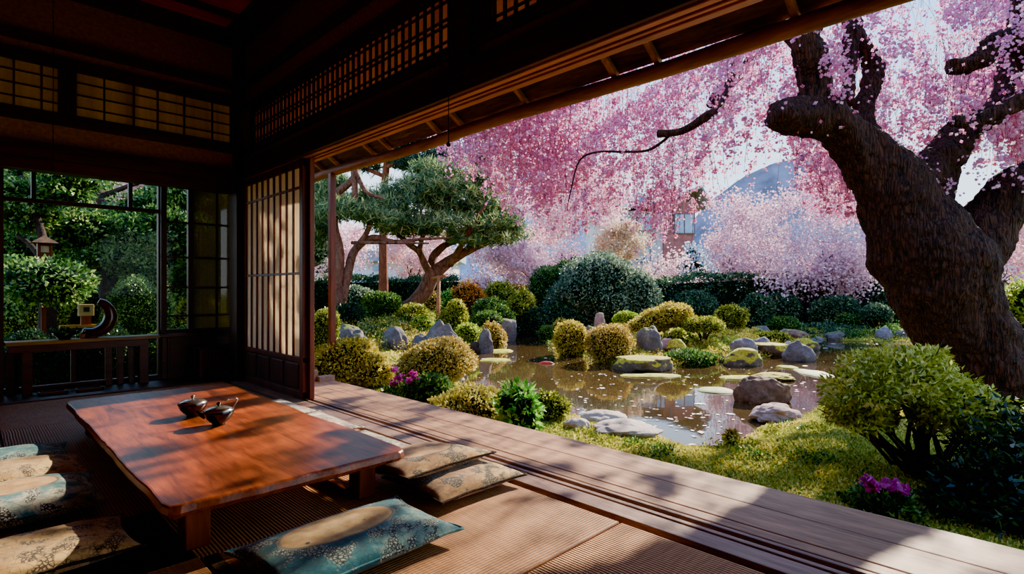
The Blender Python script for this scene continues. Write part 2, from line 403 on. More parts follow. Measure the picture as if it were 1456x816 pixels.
# back wall (plane Y=6.5): plaster bands, window band, beams
t = MB(); t.box(-2.6, 2.2, 6.5, 6.58, 3.05, 3.78).box(-2.6, 2.2, 6.5, 6.58, 2.28, 2.52)
struct('wall_back', t, M['plaster'])
t = MB(); t.box(-2.6, 2.14, 6.44, 6.62, 2.065, 2.17).box(-2.6, 2.14, 6.42, 6.6, 2.17, 2.31).box(-2.6, 2.14, 6.46, 6.6, 2.50, 2.585).box(-2.6, 2.14, 6.46, 6.6, 3.05, 3.12).box(-2.6, 2.14, 6.43, 6.5, 3.2, 3.27)
struct('trim_5', t, M['beam'], bevel=.006)
struct('trim_6', MB().box(2.11, 2.27, 6.36, 6.6, -.03, 3.75), M['beam_z'], bevel=.008)   # corner post
wn = empty('window_1', (0, 6.5, 2.585), kind='structure')
def upper_shoji(x0, x1, nv, seed):
    f = MB(); z0, z1 = 2.585, 3.05
    f.box(x0, x0+.045, 6.47, 6.53, z0, z1).box(x1-.045, x1, 6.47, 6.53, z0, z1).box(x0, x1, 6.475, 6.525, z0, z0+.03).box(x0, x1, 6.475, 6.525, z1-.03, z1)
    f.build('sash_frame', M['beam_z'], wn, bevel=.003)
    l = MB(); r = random.Random(seed)
    for k in range(1, nv):
        x = x0+(x1-x0)*k/nv+r.uniform(-.02, .02); l.box(x-.007, x+.007, 6.485, 6.505, z0, z1)
    for z in (2.70, 2.815, 2.93): l.box(x0, x1, 6.487, 6.503, z-.006, z+.006)
    l.build('lattice', M['beam_z'], wn)
    MB().box(x0+.02, x1-.02, 6.508, 6.512, z0, z1).build('paper', M['paper_tan'], wn)
MB().box(.655, .705, 6.46, 6.54, 2.57, 3.06).build('mullion', M['beam_z'], wn, bevel=.003)
upper_shoji(-1.75, .66, 14, 1); upper_shoji(.70, 2.13, 6, 2)
# right wall above the opening
t = MB(); t.box(2.2, 2.26, -2.1, 6.5, 2.3, 2.5).box(2.2, 2.26, -2.1, 6.5, 2.97, 3.78)
struct('wall_right', t, M['plaster'])
t = MB(); t.box(2.14, 2.24, -2.1, 6.4, 2.2, 2.385).box(2.165, 2.28, -2.1, 6.4, 2.465, 2.515).box(2.165, 2.28, -2.1, 6.4, 2.945, 3.02).box(2.15, 2.2, -2.1, 6.4, 3.2, 3.27)
for y in (2.59, -.9): t.box(2.13, 2.3, y-.1, y+.1, 2.3, 3.72)
struct('trim_7', t, M['beam_y'], bevel=.006)
t = MB(); t.box(2.175, 2.335, -2.1, 6.4, 2.215, 2.30)
for a, b in ((2.175, 2.215), (2.238, 2.262), (2.285, 2.335)): t.box(a, b, -2.1, 6.4, 2.19, 2.22)
struct('trim_8', t, M['kamoi'], bevel=.004)
def transom(idx, y0, y1):
    wt = empty('window_%d' % idx, (2.22, y0, 2.51), kind='structure'); z0, z1 = 2.51, 2.95
    f = MB(); f.box(2.18, 2.25, y0, y0+.05, z0, z1).box(2.18, 2.25, y1-.05, y1, z0, z1).box(2.185, 2.245, y0, y1, z0, z0+.025).box(2.185, 2.245, y0, y1, z1-.025, z1)
    f.build('sash_frame', M['beam_y'], wt, bevel=.003)
    l = MB(); n = int(round((y1-y0)/.0875))
    for k in range(1, n):
        y = y0+(y1-y0)*k/n; l.box(2.198, 2.218, y-.007, y+.007, z0, z1)
    for z in (2.555, 2.60, 2.705, 2.745, 2.86, 2.905): l.box(2.203, 2.222, y0, y1, z-.0045, z+.0045)
    l.build('lattice', M['beam_y'], wt)
    MB().box(2.224, 2.228, y0, y1, z0, z1).build('panel', M['paper_orange'], wt)
transom(2, 2.69, 6.2); transom(3, -.8, 2.44)
# walls that close the room behind and beside the viewer
struct('wall_left', MB().box(-2.7, -2.6, -2.1, 7.4, -.24, 3.85), M['plaster'])
struct('wall_rear', MB().box(-2.7, 2.3, -2.2, -2.1, -.24, 3.85), M['plaster'])
# window alcove behind the back wall
t = MB(); t.box(-2.6, 2.46, 6.58, 7.3, 2.32, 2.36)
struct('ceiling_alcove', t, M['ceil'])
t = MB(); t.box(2.40, 2.46, 6.4, 7.3, -.24, 2.36).box(-2.6, .22, 7.12, 7.2, -.24, 2.36).box(.2, 2.46, 7.12, 7.2, 2.24, 2.36)
struct('wall_alcove', t, M['plaster'])
# main window, looking into the side garden
W1 = empty('window_4', (.25, 7.12, 0), kind='structure')
f = MB()
f.box(.19, .26, 6.98, 7.16, 0, 2.3).box(1.53, 1.585, 7.08, 7.16, 0, 2.3).box(.22, 2.4, 7.08, 7.16, 2.17, 2.26)
f.box(.22, 1.56, 7.09, 7.15, 1.845, 1.885)
for x in (.485, 1.275): f.box(x-.018, x+.018, 7.09, 7.15, 1.87, 2.2)
f.box(.22, 1.56, 7.09, 7.15, .47, .5).box(.22, 1.62, 7.07, 7.15, .0, .05)
for x in (.36, .79): f.box(x-.02, x+.02, 7.09, 7.14, 0, .5)
f.build('frame', M['beam_z'], W1, bevel=.004)
MB().box(.24, 1.55, 7.118, 7.122, .03, 2.2).build('pane', M['glass'], W1)
def sash(idx, x0, x1, y, rows, vs, gm):
    W = empty('window_%d' % idx, (x0, y, .5), kind='structure')
    f = MB(); z0, z1 = .5, 2.19
    f.box(x0, x0+.055, y-.02, y+.02, z0, z1).box(x1-.055, x1, y-.02, y+.02, z0, z1).box(x0, x1, y-.018, y+.018, z0, z0+.05).box(x0, x1, y-.018, y+.018, z1-.05, z1)
    f.build('sash_frame', M['beam_z'], W, bevel=.003)
    l = MB()
    for z in rows: l.box(x0, x1, y-.012, y+.012, z-.011, z+.011)
    for x in vs: l.box(x-.011, x+.011, y-.012, y+.012, z0, z1)
    l.build('muntins', M['beam_z'], W)
    MB().box(x0+.03, x1-.03, y-.002, y+.002, z0+.02, z1-.02).build('pane', gm, W)
RW = (.70, 1.02, 1.36, 1.75)
sash(5, 1.545, 1.86, 7.05, RW, (), M['glass'])
sash(6, 1.80, 2.36, 7.00, RW, (2.10,), M['frost'])
# low boarded wall under the sashes
t = MB(); t.box(1.56, 2.42, 7.05, 7.12, 0, .5); t.box(1.5, 2.42, 6.93, 7.12, .47, .505)
for x in (1.62, 1.85, 2.08, 2.3): t.box(x-.012, x+.012, 7.035, 7.05, 0, .47)
struct('wall_low_boarded', t, M['desk'], bevel=.004)
# shoji at the far side of the window: only its edge is in the frame
SD = empty('door_2', (-.6, 6.9, 0), kind='structure')
t = MB(); t.box(-1.3, -1.24, 6.86, 6.9, 0, 2.2).box(.215, .26, 6.82, 6.95, 0, 2.2).box(-1.3, .24, 6.86, 6.9, 2.1, 2.2).box(-1.3, .24, 6.86, 6.9, 0, .5)
for z in (.82, 1.14, 1.46, 1.78): t.box(-1.3, .22, 6.87, 6.89, z-.006, z+.006)
t.build('door_frame', M['beam_z'], SD)
MB().box(-1.25, .22, 6.886, 6.89, .5, 2.1).build('paper', M['paper'], SD)
# sliding shoji door standing open beside the corner
D = empty('door_1', (2.23, 5.5, 0), kind='structure')
y0, y1, x0 = 4.86, 6.36, 2.195
f = MB(); f.box(x0-.02, x0+.02, y0, y0+.075, .0, 2.2).box(x0-.02, x0+.02, y1-.07, y1, 0, 2.2); f.build('stile', M['door'], D, bevel=.004)
MB().box(2.215, 2.26, 4.80, 4.885, -.0, 2.2).build('overlapping_stile', M['door'], D, bevel=.004)
f = MB(); f.box(x0-.018, x0+.018, y0, y1, 2.12, 2.2).box(x0-.018, x0+.018, y0, y1, 0, .06).box(x0-.018, x0+.018, y0, y1, .33, .375); f.build('rail', M['door'], D, bevel=.003)
f = MB(); n = 9
for k in range(1, n):
    y = y0+.075+(y1-y0-.145)*k/n; f.box(x0-.017, x0+.0, y-.013, y+.013, .36, 2.13)
for z in (1.145, 1.935): f.box(x0-.014, x0+.003, y0+.05, y1-.05, z-.012, z+.012)
f.build('slats', M['door'], D, bevel=.002)
MB().box(x0+.004, x0+.008, y0+.05, y1-.05, .36, 2.13).build('paper', M['paper'], D)
f = MB(); f.box(x0-.004, x0+.01, y0+.05, y1-.05, .05, .34)
for k in range(4):
    a = y0+.09+k*.345; f.box(x0-.013, x0, a+.02, a+.30, .085, .31)
f.build('lower_panel', M['doorpanel'], D, bevel=.008)
# second door leaf behind it fills up to the corner post
# eaves over the veranda
E = empty('roof_eaves', (3.2, 2, 2.4), kind='structure')
rz = lambda x: 2.50-(x-3.2)*.66
t = MB(); pts = [(3.2+.012*math.sin(y*1.7), y, 2.425+.008*math.sin(y*2.3)) for y in np.arange(-3, 9.6, .25)]
t.tube(pts, .052, 12, .12); t.build('eave_pole', M['pole'], E, smooth=True)
rl = [7.0, 6.55, 6.14, 5.35, 5.03, 4.18, 3.84, 3.03, 2.19, 1.86, 1.02, .2, -.5]
for i, y in enumerate(rl):
    t = MB(); r = random.Random(i); dy = r.uniform(-.03, .03)
    t.beam((2.22, y+dy, rz(2.22)-.01), (3.27, y, rz(3.27)-.012), .036+r.uniform(0, .012), .04)
    t.build('rafter', M['rafter'], E, bevel=.004)
t = MB()
for i in range(5):
    a = 2.2+i*.205; b = a+.215
    t.add([(a, -3, rz(a)+.035), (b, -3, rz(b)+.022), (b, 9.6, rz(b)+.022), (a, 9.6, rz(a)+.035),
           (a, -3, rz(a)+.07), (b, -3, rz(b)+.057), (b, 9.6, rz(b)+.057), (a, 9.6, rz(a)+.07)],
          [(3, 2, 1, 0), (4, 5, 6, 7), (0, 1, 5, 4), (1, 2, 6, 5), (2, 3, 7, 6), (3, 0, 4, 7)])
t.build('roof_boards', M['bark_board'], E)
t = MB()
for y in np.arange(-2.5, 9, .5):
    for xx in (3.02, 2.75, 2.5): pass
t = MB(); t.tube([(2.62+.02*math.sin(y*1.3), y, rz(2.62)+.005) for y in np.arange(-3, 9.6, .5)], .022, 8, .2); t.tube([(2.95+.02*math.sin(y*1.1+2), y, rz(2.95)+.012) for y in np.arange(-3, 9.6, .5)], .018, 8, .2)
t.build('batten', M['pole'], E, smooth=True)
# slender post carrying the eave past the end of the veranda
o = MB().box(3.115, 3.185, 6.19, 6.26, -.3, 2.40); o = o.build('veranda_post', M['door'], bevel=.005); o['kind'] = 'structure'
o = MB().tube([(3.15, 6.225, -.32), (3.15, 6.225, -.2)], [.17, .12], 12).build('foundation_stone', rockmat('footing_stone', (70, 66, 60), (140, 132, 120)), None, smooth=True); o['kind'] = 'structure'
# unseen roof added above the alcove to keep the upper shoji in half shade
t = MB(); t.add([(-3, 6.56, 3.9), (2.9, 6.56, 3.9), (2.9, 7.7, 3.5), (-3, 7.7, 3.5), (-3, 6.56, 3.97), (2.9, 6.56, 3.97), (2.9, 7.7, 3.57), (-3, 7.7, 3.57)],
                [(0, 1, 2, 3), (7, 6, 5, 4), (0, 4, 5, 1), (1, 5, 6, 2), (2, 6, 7, 3), (3, 7, 4, 0)])
struct('added_shade_roof', t, M['bark_board'])

# ------------------------------------------------------------------ things in the room
T = empty('low_table', (1.015, 3.55, 0), 'long low wooden table with a live edge and glossy orange-brown top', 'table')
def slab(x0, x1, y0, y1, z0, z1):
    out = []; N = 40
    def pt(s):   # outline, subdivided
        per = [(x0, y0), (x1, y0), (x1, y1), (x0, y1)]; k = int(s) % 4; f = s-int(s)
        a, b = per[k], per[(k+1) % 4]; return a[0]+(b[0]-a[0])*f, a[1]+(b[1]-a[1])*f
    ring = []
    for i in range(4*N):
        x, y = pt(i/N); cx, cy = (x0+x1)/2, (y0+y1)/2
        nx, ny = (1 if x > cx else -1), (1 if y > cy else -1)
        amp = .012
        wv = noise.noise(Vector((x*2.2, y*2.2, 3)))*amp*1.6+noise.noise(Vector((x*9, y*9, 7)))*amp*.6
        ex = wv if abs(abs(x-cx)-(x1-x0)/2) < 1e-4 else 0; ey = wv if abs(abs(y-cy)-(y1-y0)/2) < 1e-4 else 0
        dx = min(x-x0, x1-x); dy = min(y-y0, y1-y); rc = .05     # rounded corners
        if dx+dy < rc: x += (rc-dx-dy)*.35*(1 if x < cx else -1); y += (rc-dx-dy)*.35*(1 if y < cy else -1)
        ring.append((x+ex*nx, y+ey*ny))
    m = MB(); n = len(ring); cx, cy = (x0+x1)/2, (y0+y1)/2
    lv = [(z0, .022), (z0+.006, .008), (z0+.02, .0), (z1-.008, .004), (z1-.002, .008), (z1, .014)]
    V = []
    for z, ins in lv:
        for x, y in ring:
            V.append((x-ins*(1 if x > cx else -1), y-ins*(1 if y > cy else -1), z))
    Fc = [(i*n+k, i*n+(k+1) % n, (i+1)*n+(k+1) % n, (i+1)*n+k) for i in range(len(lv)-1) for k in range(n)]
    Fc += [tuple(range(n-1, -1, -1)), tuple((len(lv)-1)*n+k for k in range(n))]
    return m.add(V, Fc)
slab(.50, 1.535, 2.235, 4.90, .172, .222).build('table_top', M['table'], T)
for x in (.64, 1.37):
    for y in (2.40, 4.72):
        MB().box(x-.045, x+.045, y-.05, y+.05, 0, .174).build('leg', M['tableleg'], T, bevel=.006)
MB().box(1.30, 1.36, 2.44, 4.68, .002, .035).build('runner', M['tableleg'], T, bevel=.004)
MB().box(.56, 1.46, 2.37, 2.43, .125, .174).build('crossbar', M['tableleg'], T, bevel=.004)
MB().box(.56, 1.46, 4.69, 4.75, .125, .174).build('crossbar', M['tableleg'], T, bevel=.004)

def cushion(name, label, cat, c, sx, sy, h, mat, rot=0., tilt=(0, 0), seed=0, z=0., fold=0.):
    """zabuton: puffed square with pointed corners, own mesh with a seam strip as part"""
    n = 36; V = []; g = np.linspace(-1, 1, n+1)
    sd = Vector((seed*7.3, seed*3.1, 0))
    def pos(u, v, s):
        e = max(abs(u), abs(v)); prof = (1-abs(u)**3.2)**.55*(1-abs(v)**3.2)**.55 if e < 1 else 0
        k = 1+.055*(abs(u)*abs(v))**3-.03*((1-u*u)*abs(v)**6+(1-v*v)*abs(u)**6)
        wr = .06*noise.noise(Vector((u*2.6, v*2.6, 0))+sd)+.035*noise.noise(Vector((u*6, v*6, 2))+sd)
        edge = .03*noise.noise(Vector((u*3, v*3, 5))+sd)*max(abs(u), abs(v))**4
        zz = h*.5+s*h*.5*prof*(1+(1.6*wr if s > 0 else 0))+h*.25*edge*8*(.3)
        return Vector((u*sx/2*k+edge*sx*.2, v*sy/2*k+edge*sy*.2, zz if s > 0 else h*.5-h*.5*prof*.98))
    m = MB(); top = [pos(u, v, 1) for v in g for u in g]; bot = [pos(u, v, -1) for v in g for u in g]
    q = [(j*(n+1)+i, j*(n+1)+i+1, (j+1)*(n+1)+i+1, (j+1)*(n+1)+i) for j in range(n) for i in range(n)]
    m.add(top, q); m.add(bot, [f[::-1] for f in q])
    o = m.build(name, mat, None, smooth=True, local=True)
    tag(o, label, cat)
    o.location = (c[0], c[1], z); o.rotation_euler = (tilt[0], tilt[1], rot)
    per = [(u, -1) for u in g]+[(1, v) for v in g[1:]]+[(u, 1) for u in g[::-1][1:]]+[(-1, v) for v in g[::-1][1:]]
    s = MB(); s.tube([pos(u, v, 1) for u, v in per], .006, 6, cap=False)
    s.build('piping', M['heri'] if 'brown' in label or 'slate' in label else mat, o, smooth=True, local=True)
    return o
cushion('floor_cushion', 'teal floor cushion with a golden round patch beside the near table leg', 'cushion', (1.035, 1.90), .69, .44, .105, M['c_teal'], .02, seed=1)
cushion('floor_cushion', 'brown patterned floor cushion lying partly under another at the tatami edge', 'cushion', (1.77, 2.18), .52, .46, .10, M['c_brown2'], .0, seed=2)
o = cushion('floor_cushion', 'brown floor cushion with a ring pattern, resting on top of its neighbour', 'cushion', (1.705, 2.39), .54, .54, .10, M['c_brown'], .03, (-.11, 0), seed=3, z=.055)
cushion('floor_cushion', 'slate grey floor cushion between the ring-patterned cushion and the cream one', 'cushion', (1.72, 3.08), .50, .62, .05, M['c_slate'], .02, seed=4)
cushion('floor_cushion', 'flat cream flowered floor cushion, nearer of two by the sliding door', 'cushion', (1.73, 3.83), .52, .66, .05, M['c_cream'], -.02, seed=5)
cushion('floor_cushion', 'flat cream flowered floor cushion, closest to the sliding door', 'cushion', (1.73, 4.52), .52, .66, .05, M['c_cream'], .03, seed=6)
cushion('floor_cushion', 'dark brown floor cushion half in table shadow at the photo corner', 'cushion', (.12, 2.60), .68, .38, .10, M['c_gold'], .0, seed=7)
cushion('floor_cushion', 'dark teal floor cushion with a big ochre medallion in the table shadow', 'cushion', (.06, 3.26), .76, .52, .13, M['c_medal'], -.03, seed=8)
cushion('floor_cushion', 'gold speckled floor cushion behind the medallion cushion', 'cushion', (.06, 3.72), .76, .44, .125, M['c_gold'], .02, seed=9)
cushion('floor_cushion', 'plain teal floor cushion at the far end of the shaded row', 'cushion', (.06, 4.12), .74, .40, .11, cushmat('plain_teal_cloth', [(16, 70, 80), (40, 120, 124), (150, 180, 164)], (170, 190, 170), (14, 34, 44)), .0, seed=10)

# tea ware on the table
M['lacquer'] = plain('dark_lacquer', (52, 22, 14), .12, .6, scale=14., var=.5)
M['lacquer2'] = plain('black_lacquer', (22, 14, 14), .10, .6, scale=14.)
M['silver'] = plain('silver_lid', (190, 180, 172), .22, .5, metal=.9)
def teaware(name, label, cat, c, handle):
    x, y = c; z = .2225; r = empty(name, (x, y, z), label, cat)
    b = MB(); b.lathe([(.0, .006), (.03, .0), (.034, .0), (.034, .012), (.048, .022), (.068, .045), (.078, .068), (.082, .082), (.079, .083), (.073, .068), (.0, .06)], (x, y, z), 28)
    b.build('bowl', M['lacquer'] if not handle else M['lacquer2'], r, smooth=True)
    l = MB(); l.lathe([(.078, .082), (.079, .085), (.06, .097), (.03, .106), (.0, .108)], (x, y, z), 28); l.build('lid', M['silver'], r, smooth=True)
    k = MB(); k.lathe([(.006, .106), (.006, .114), (.012, .119), (.012, .125), (.005, .13), (0, .131)], (x, y, z), 14); k.build('knob', M['silver'] if not handle else M['lacquer2'], r, smooth=True)
    if handle:
        h = MB(); h.tube([Vector((x, y, z))+Vector(p) for p in ((.06, -.035, .08), (.075, -.045, .12), (.085, -.05, .142), (.075, -.045, .15), (.045, -.03, .148), (.028, -.02, .135))], .005, 8); h.build('handle', M['silver'], r, smooth=True)
        s = MB(); s.tube([Vector((x, y, z))+Vector(p) for p in ((-.06, .03, .05), (-.085, .045, .065), (-.10, .05, .085))], [.016, .011, .008], 10); s.build('spout', M['lacquer2'], r, smooth=True)
p1 = G(274, 592, .222); p2 = G(311, 604, .222)
teaware('lidded_bowl', 'dark red lacquer bowl with a silver lid on the low table', 'bowl', (p1.x, p1.y), False)
teaware('teapot', 'small black teapot with a looped handle on the low table', 'teapot', (p2.x, p2.y), True)
o = MB().lathe([(0, 0), (.05, 0), (.058, .004), (.05, .006), (0, .005)], (p2.x, p2.y-.0, .2225), 24)

# counter desk in the alcove
DK = empty('counter_desk', (.8, 6.95, 0), 'low dark wooden counter desk standing in front of the garden window', 'desk')
MB().box(.27, 1.50, 6.86, 7.075, .47, .505).build('desk_top', M['deskedge'], DK, bevel=.004)
MB().box(.29, 1.40, 6.875, 7.05, .40, .47).build('apron', M['desk'], DK, bevel=.003)
for x, w in ((.425, .075), (1.355, .085)): MB().box(x-w/2, x+w/2, 6.875, 6.95, 0, .41).build('leg', M['desk'], DK, bevel=.004)
for x, w in ((1.07, .06), (1.17, .055), (1.27, .055), (.31, .06)): MB().box(x-w/2, x+w/2, 6.99, 7.05, 0, .41).build('leg', M['desk'], DK, bevel=.004)
MB().box(.45, 1.06, 6.90, 6.95, .05, .075).build('foot_rail', M['desk'], DK, bevel=.004)
for i, (x, lab) in enumerate(((.60, 'flat wooden tray frame under the desk, next to the desk leg'), (.88, 'flat wooden tray frame under the desk, farther from the near leg'))):
    t = MB(); a, b, c_, d_ = x-.11, x+.11, 6.72, 6.86
    t.box(a, b, c_, c_+.02, .0, .03).box(a, b, d_-.02, d_, 0, .03).box(a, a+.02, c_, d_, 0, .03).box(b-.02, b, c_, d_, 0, .03).box(a, b, c_, d_, 0, .008)
    tag(t.build('tray_frame', M['desk'], bevel=.003), lab, 'tray', 'tray frames under the desk')
# things on the counter
M['ceram'] = plain('brown_glazed_ceramic', (78, 44, 36), .18, .6, var=.5, scale=7., bump=.1)
v0 = Vector((.985, 6.97, .505))
V = empty('crescent_vase', v0, 'big brown glazed crescent-shaped vase on the window counter', 'vase')
t = MB(); pts = []; rr = []
for k in range(15):
    a = math.radians(-120+k*(190/14)); pts.append(v0+Vector((math.cos(a)*.155-.06, .0, .215+math.sin(a)*.165))); rr.append(.03+.032*math.sin(math.pi*(k+1.2)/16))
t.tube(pts, rr, 14); t.build('body', M['ceram'], V, smooth=True)
MB().lathe([(0, 0), (.07, 0), (.065, .02), (.05, .03), (.045, .06), (0, .06)], v0+Vector((-.08, 0, 0)), 20).build('foot', M['ceram'], V, smooth=True)
b0 = Vector((.70, 6.93, .505))
B = empty('planted_bowl', b0, 'round dark bowl holding small leafy plants on the counter', 'bowl')
MB().lathe([(0, .0), (.045, 0), (.05, .012), (.085, .045), (.095, .065), (.088, .066), (.05, .045), (0, .04)], b0, 24).build('bowl_body', M['lacquer2'], B, smooth=True)
pp = rng.normal(size=(220, 3))*np.array([.04, .04, .012])+np.array(b0)+np.array([0, 0, .065])
M['lf_dark'] = leafmat('dark_glossy_leaf', [(14, 34, 16), (34, 70, 28), (70, 110, 44), (150, 180, 90)], .25, .3)
quad_arrays(leaves(pp, np.array([0, 0, 1.]), .05, .02, 1.), M['lf_dark'], 'foliage', parent=B)
c0 = Vector((.845, 6.93, .505))
cu = empty('wooden_cup', c0, 'tiny wooden cup beside the planted bowl', 'cup')
MB().lathe([(0, 0), (.02, 0), (.024, .05), (.020, .05), (.018, .01), (0, .01)], c0, 16).build('cup_body', M['rafter'], cu, smooth=True)
# wooden box cabinet in the corner
cb = Vector((2.02, 6.8, 0)); CB = empty('wooden_brazier_box', cb, 'small slatted wooden box on feet in the dark alcove corner', 'box')
t = MB(); t.box(cb.x-.17, cb.x+.17, cb.y-.11, cb.y+.11, .09, .115).box(cb.x-.19, cb.x+.19, cb.y-.13, cb.y+.13, .33, .36).box(cb.x-.15, cb.x+.15, cb.y-.09, cb.y+.11, .11, .33); t.build('case', M['desk'], CB, bevel=.004)
for i, x in enumerate((-.16, .16)):
    for y in (-.10, .10): MB().box(cb.x+x-.018, cb.x+x+.018, cb.y+y-.018, cb.y+y+.018, .0, .35).build('leg', M['door'], CB, bevel=.003)
t = MB()
for k in range(7): t.box(cb.x-.135+k*.04, cb.x-.11+k*.04, cb.y-.105, cb.y-.09, .125, .315)
t.build('slats', M['door'], CB)
# hanging cords
for (x, y, zb, lab) in ((.555, 6.25, 2.07, 'thin dark cord hanging from the ceiling in front of the papered window band'), (2.1, 2.65, 1.9, 'thin dark cord hanging beside the lattice transom')):
    t = MB(); t.tube([(x, y, 3.75), (x+.003, y, 3.0), (x, y, zb)], .003, 6)
    o = t.build('hanging_cord', M['groove'], smooth=True); tag(o, lab, 'cord', 'cords hanging from the ceiling')
    t = MB(); t.lathe([(0, -.03), (.012, -.024), (.014, -.01), (.006, .0), (0, .004)], (x, y, zb), 10); t.build('cord_weight', M['groove'], o, smooth=True)
# ------------------------------------------------------------------ garden ground and pond
WZ = -.45
shore_px = [(785, 466), (742, 474), (705, 486), (672, 500), (658, 520), (650, 543), (700, 560), (760, 580), (820, 592), (880, 606), (930, 618), (985, 640), (1040, 634), (1085, 606), (1150, 588), (1190, 560), (1300, 530), (1440, 518), (1650, 508),
            (1650, 483), (1450, 484), (1290, 487), (1200, 485), (1150, 480), (1090, 473), (1000, 466), (900, 463), (840, 462)]
isl_px = [(763, 482), (790, 503), (835, 511), (870, 524), (962, 527), (1005, 514), (1045, 519), (1092, 511), (1132, 501), (1165, 492), (1160, 484), (1110, 478), (1000, 472), (880, 469), (800, 472)]
POND = np.array([G(x, y, WZ)[:2] for x, y in shore_px]); ISL = np.array([G(x, y, WZ)[:2] for x, y in isl_px])
def sdf(poly, x, y):
    d = np.full(x.shape, 1e9); ins = np.zeros(x.shape, bool); n = len(poly)
    for i in range(n):
        a = poly[i]; b = poly[(i+1) % n]; e = b-a
        t = np.clip(((x-a[0])*e[0]+(y-a[1])*e[1])/(e@e), 0, 1)
        d = np.minimum(d, np.hypot(x-a[0]-t*e[0], y-a[1]-t*e[1]))
        c = (a[1] > y) != (b[1] > y)
        with np.errstate(divide='ignore', invalid='ignore'):
            ins ^= c & (x < (b[0]-a[0])*(y-a[1])/(b[1]-a[1]+1e-12)+a[0])
    return np.where(ins, -d, d)
PB = P(570, 458, 15.)
def fbm(x, y):
    r = 0*x
    for k, (a, b, ph, am) in enumerate(((1.1, .7, .3, 1), (-.8, 1.3, 1.9, .8), (2.3, -1.7, 4., .45), (1.9, 2.9, 2.2, .4), (4.1, -3.3, 1., .2), (-3.7, 5.1, 5., .2))): r = r+am*np.sin(a*x+b*y+ph)
    return r/2.2
def height(x, y):
    x = np.asarray(x, float); y = np.asarray(y, float)
    s = sdf(POND, x, y); q = sdf(ISL, x, y); d = R2*(x+y)
    land = WZ+.02+.20*smooth(0, 1.1, s)+.03*fbm(x*1.3, y*1.3)*smooth(.1, .9, s)
    land = land+.42*np.exp(-((x-PB.x)**2+(y-PB.y)**2)/(2*3.2**2))*smooth(0, 2.5, s)+.12*smooth(17, 24, d)
    land = land+.10*np.exp(-((x-5.2)**2+(y-2.0)**2)/(2*.8**2))*smooth(0, .6, s)
    bed = WZ-.03-.22*smooth(0, .7, -s)
    isl = WZ-.05+.10*smooth(0, .25, -q)+.30*smooth(.2, 2.2, -q)+.03*fbm(x*2, y*2)
    z = np.where(s > 0, land, np.where(q < 0, np.maximum(isl, bed), bed))
    return np.where((x < 2.95) & (y < 7.3), np.minimum(z, -.27), z)
def hit(px, py):
    d = np.linspace(2.5, 60, 4000); u = (px-CX)/F; v = (CY-py)/F
    x = R2*d*(1+u); y = R2*d*(1-u); z = 1+v*d
    k = np.argmax(z <= height(x, y)); return Vector((x[k], y[k], z[k]))
def on(px, d):
    p = P(px, 411, d); p.z = float(height(np.array([p.x]), np.array([p.y]))[0]); return p

gx = np.concatenate([-np.geomspace(120, 4, 16), np.arange(-3, 2.8, .4), np.arange(2.8, 21, .1), np.geomspace(21.2, 220, 26)])
gy = np.concatenate([-np.geomspace(120, 7, 16), np.arange(-6, 21, .1), np.geomspace(21.2, 220, 26)])
X, Y = np.meshgrid(gx, gy); Z = height(X, Y)
nx, ny = len(gx), len(gy)
idx = np.arange(nx*ny).reshape(ny, nx)
fc = np.stack([idx[:-1, :-1], idx[:-1, 1:], idx[1:, 1:], idx[1:, :-1]], -1).reshape(-1, 4)
me = bpy.data.meshes.new('garden_ground'); me.from_pydata(np.stack([X, Y, Z], -1).reshape(-1, 3).tolist(), [], fc.tolist()); me.polygons.foreach_set('use_smooth', [True]*len(fc))
t = NT('garden_moss'); v = t.obj()
a = t.noise(v, 1.3, 4.); b = t.noise(v, 14., 6., .7); c = t.noise(v, 60., 4., .7)
f = t.math('ADD', t.math('ADD', t.math('MULTIPLY', a, .45), t.math('MULTIPLY', b, .35)), t.math('MULTIPLY', c, .2))
col = t.ramp(f, [(.36, srgb(36, 44, 16)), (.45, srgb(70, 88, 24)), (.52, srgb(118, 132, 36)), (.60, srgb(168, 164, 60)), (.7, srgb(140, 112, 60))])
zz = t.n('SeparateXYZ', Vector=t.n('NewGeometry').outputs['Position']).outputs['Z']
col = t.mix(t.n('MapRange', Value=zz, From_Min=-.41, From_Max=-.47).outputs[0], col, srgb(52, 44, 28))
M['moss'] = t.done(t.pbsdf(Base_Color=col, Roughness=.95, Specular_IOR_Level=.1, Normal=t.bump(f, 1., .05)))
me.materials.append(M['moss']); o = link(bpy.data.objects.new('garden_ground', me)); o['kind'] = 'structure'
# water
t = NT('pond_water'); v = t.obj((1, 1, 1))
h = t.math('ADD', t.math('MULTIPLY', t.noise(v, 1.5, 2.), .6), t.math('MULTIPLY', t.noise(v, 7., 2.), .12))
col = t.ramp(t.noise(v, .5, 3.), [(.3, srgb(52, 40, 22)), (.7, srgb(78, 62, 36))])
M['water'] = t.done(t.pbsdf(Base_Color=col, Roughness=.03, Specular_IOR_Level=.75, IOR=1.4, Normal=t.bump(h, .12, .03)))
m = MB(); pc = POND.mean(0)
pl = [(float(p[0]+(p[0]-pc[0])*.06), float(p[1]+(p[1]-pc[1])*.06), WZ) for p in POND]
m.add(pl, [tuple(range(len(pl)))]); o = m.build('pond_water', M['water']); o['kind'] = 'structure'
if o.data.polygons[0].normal.z < 0: o.data.flip_normals()

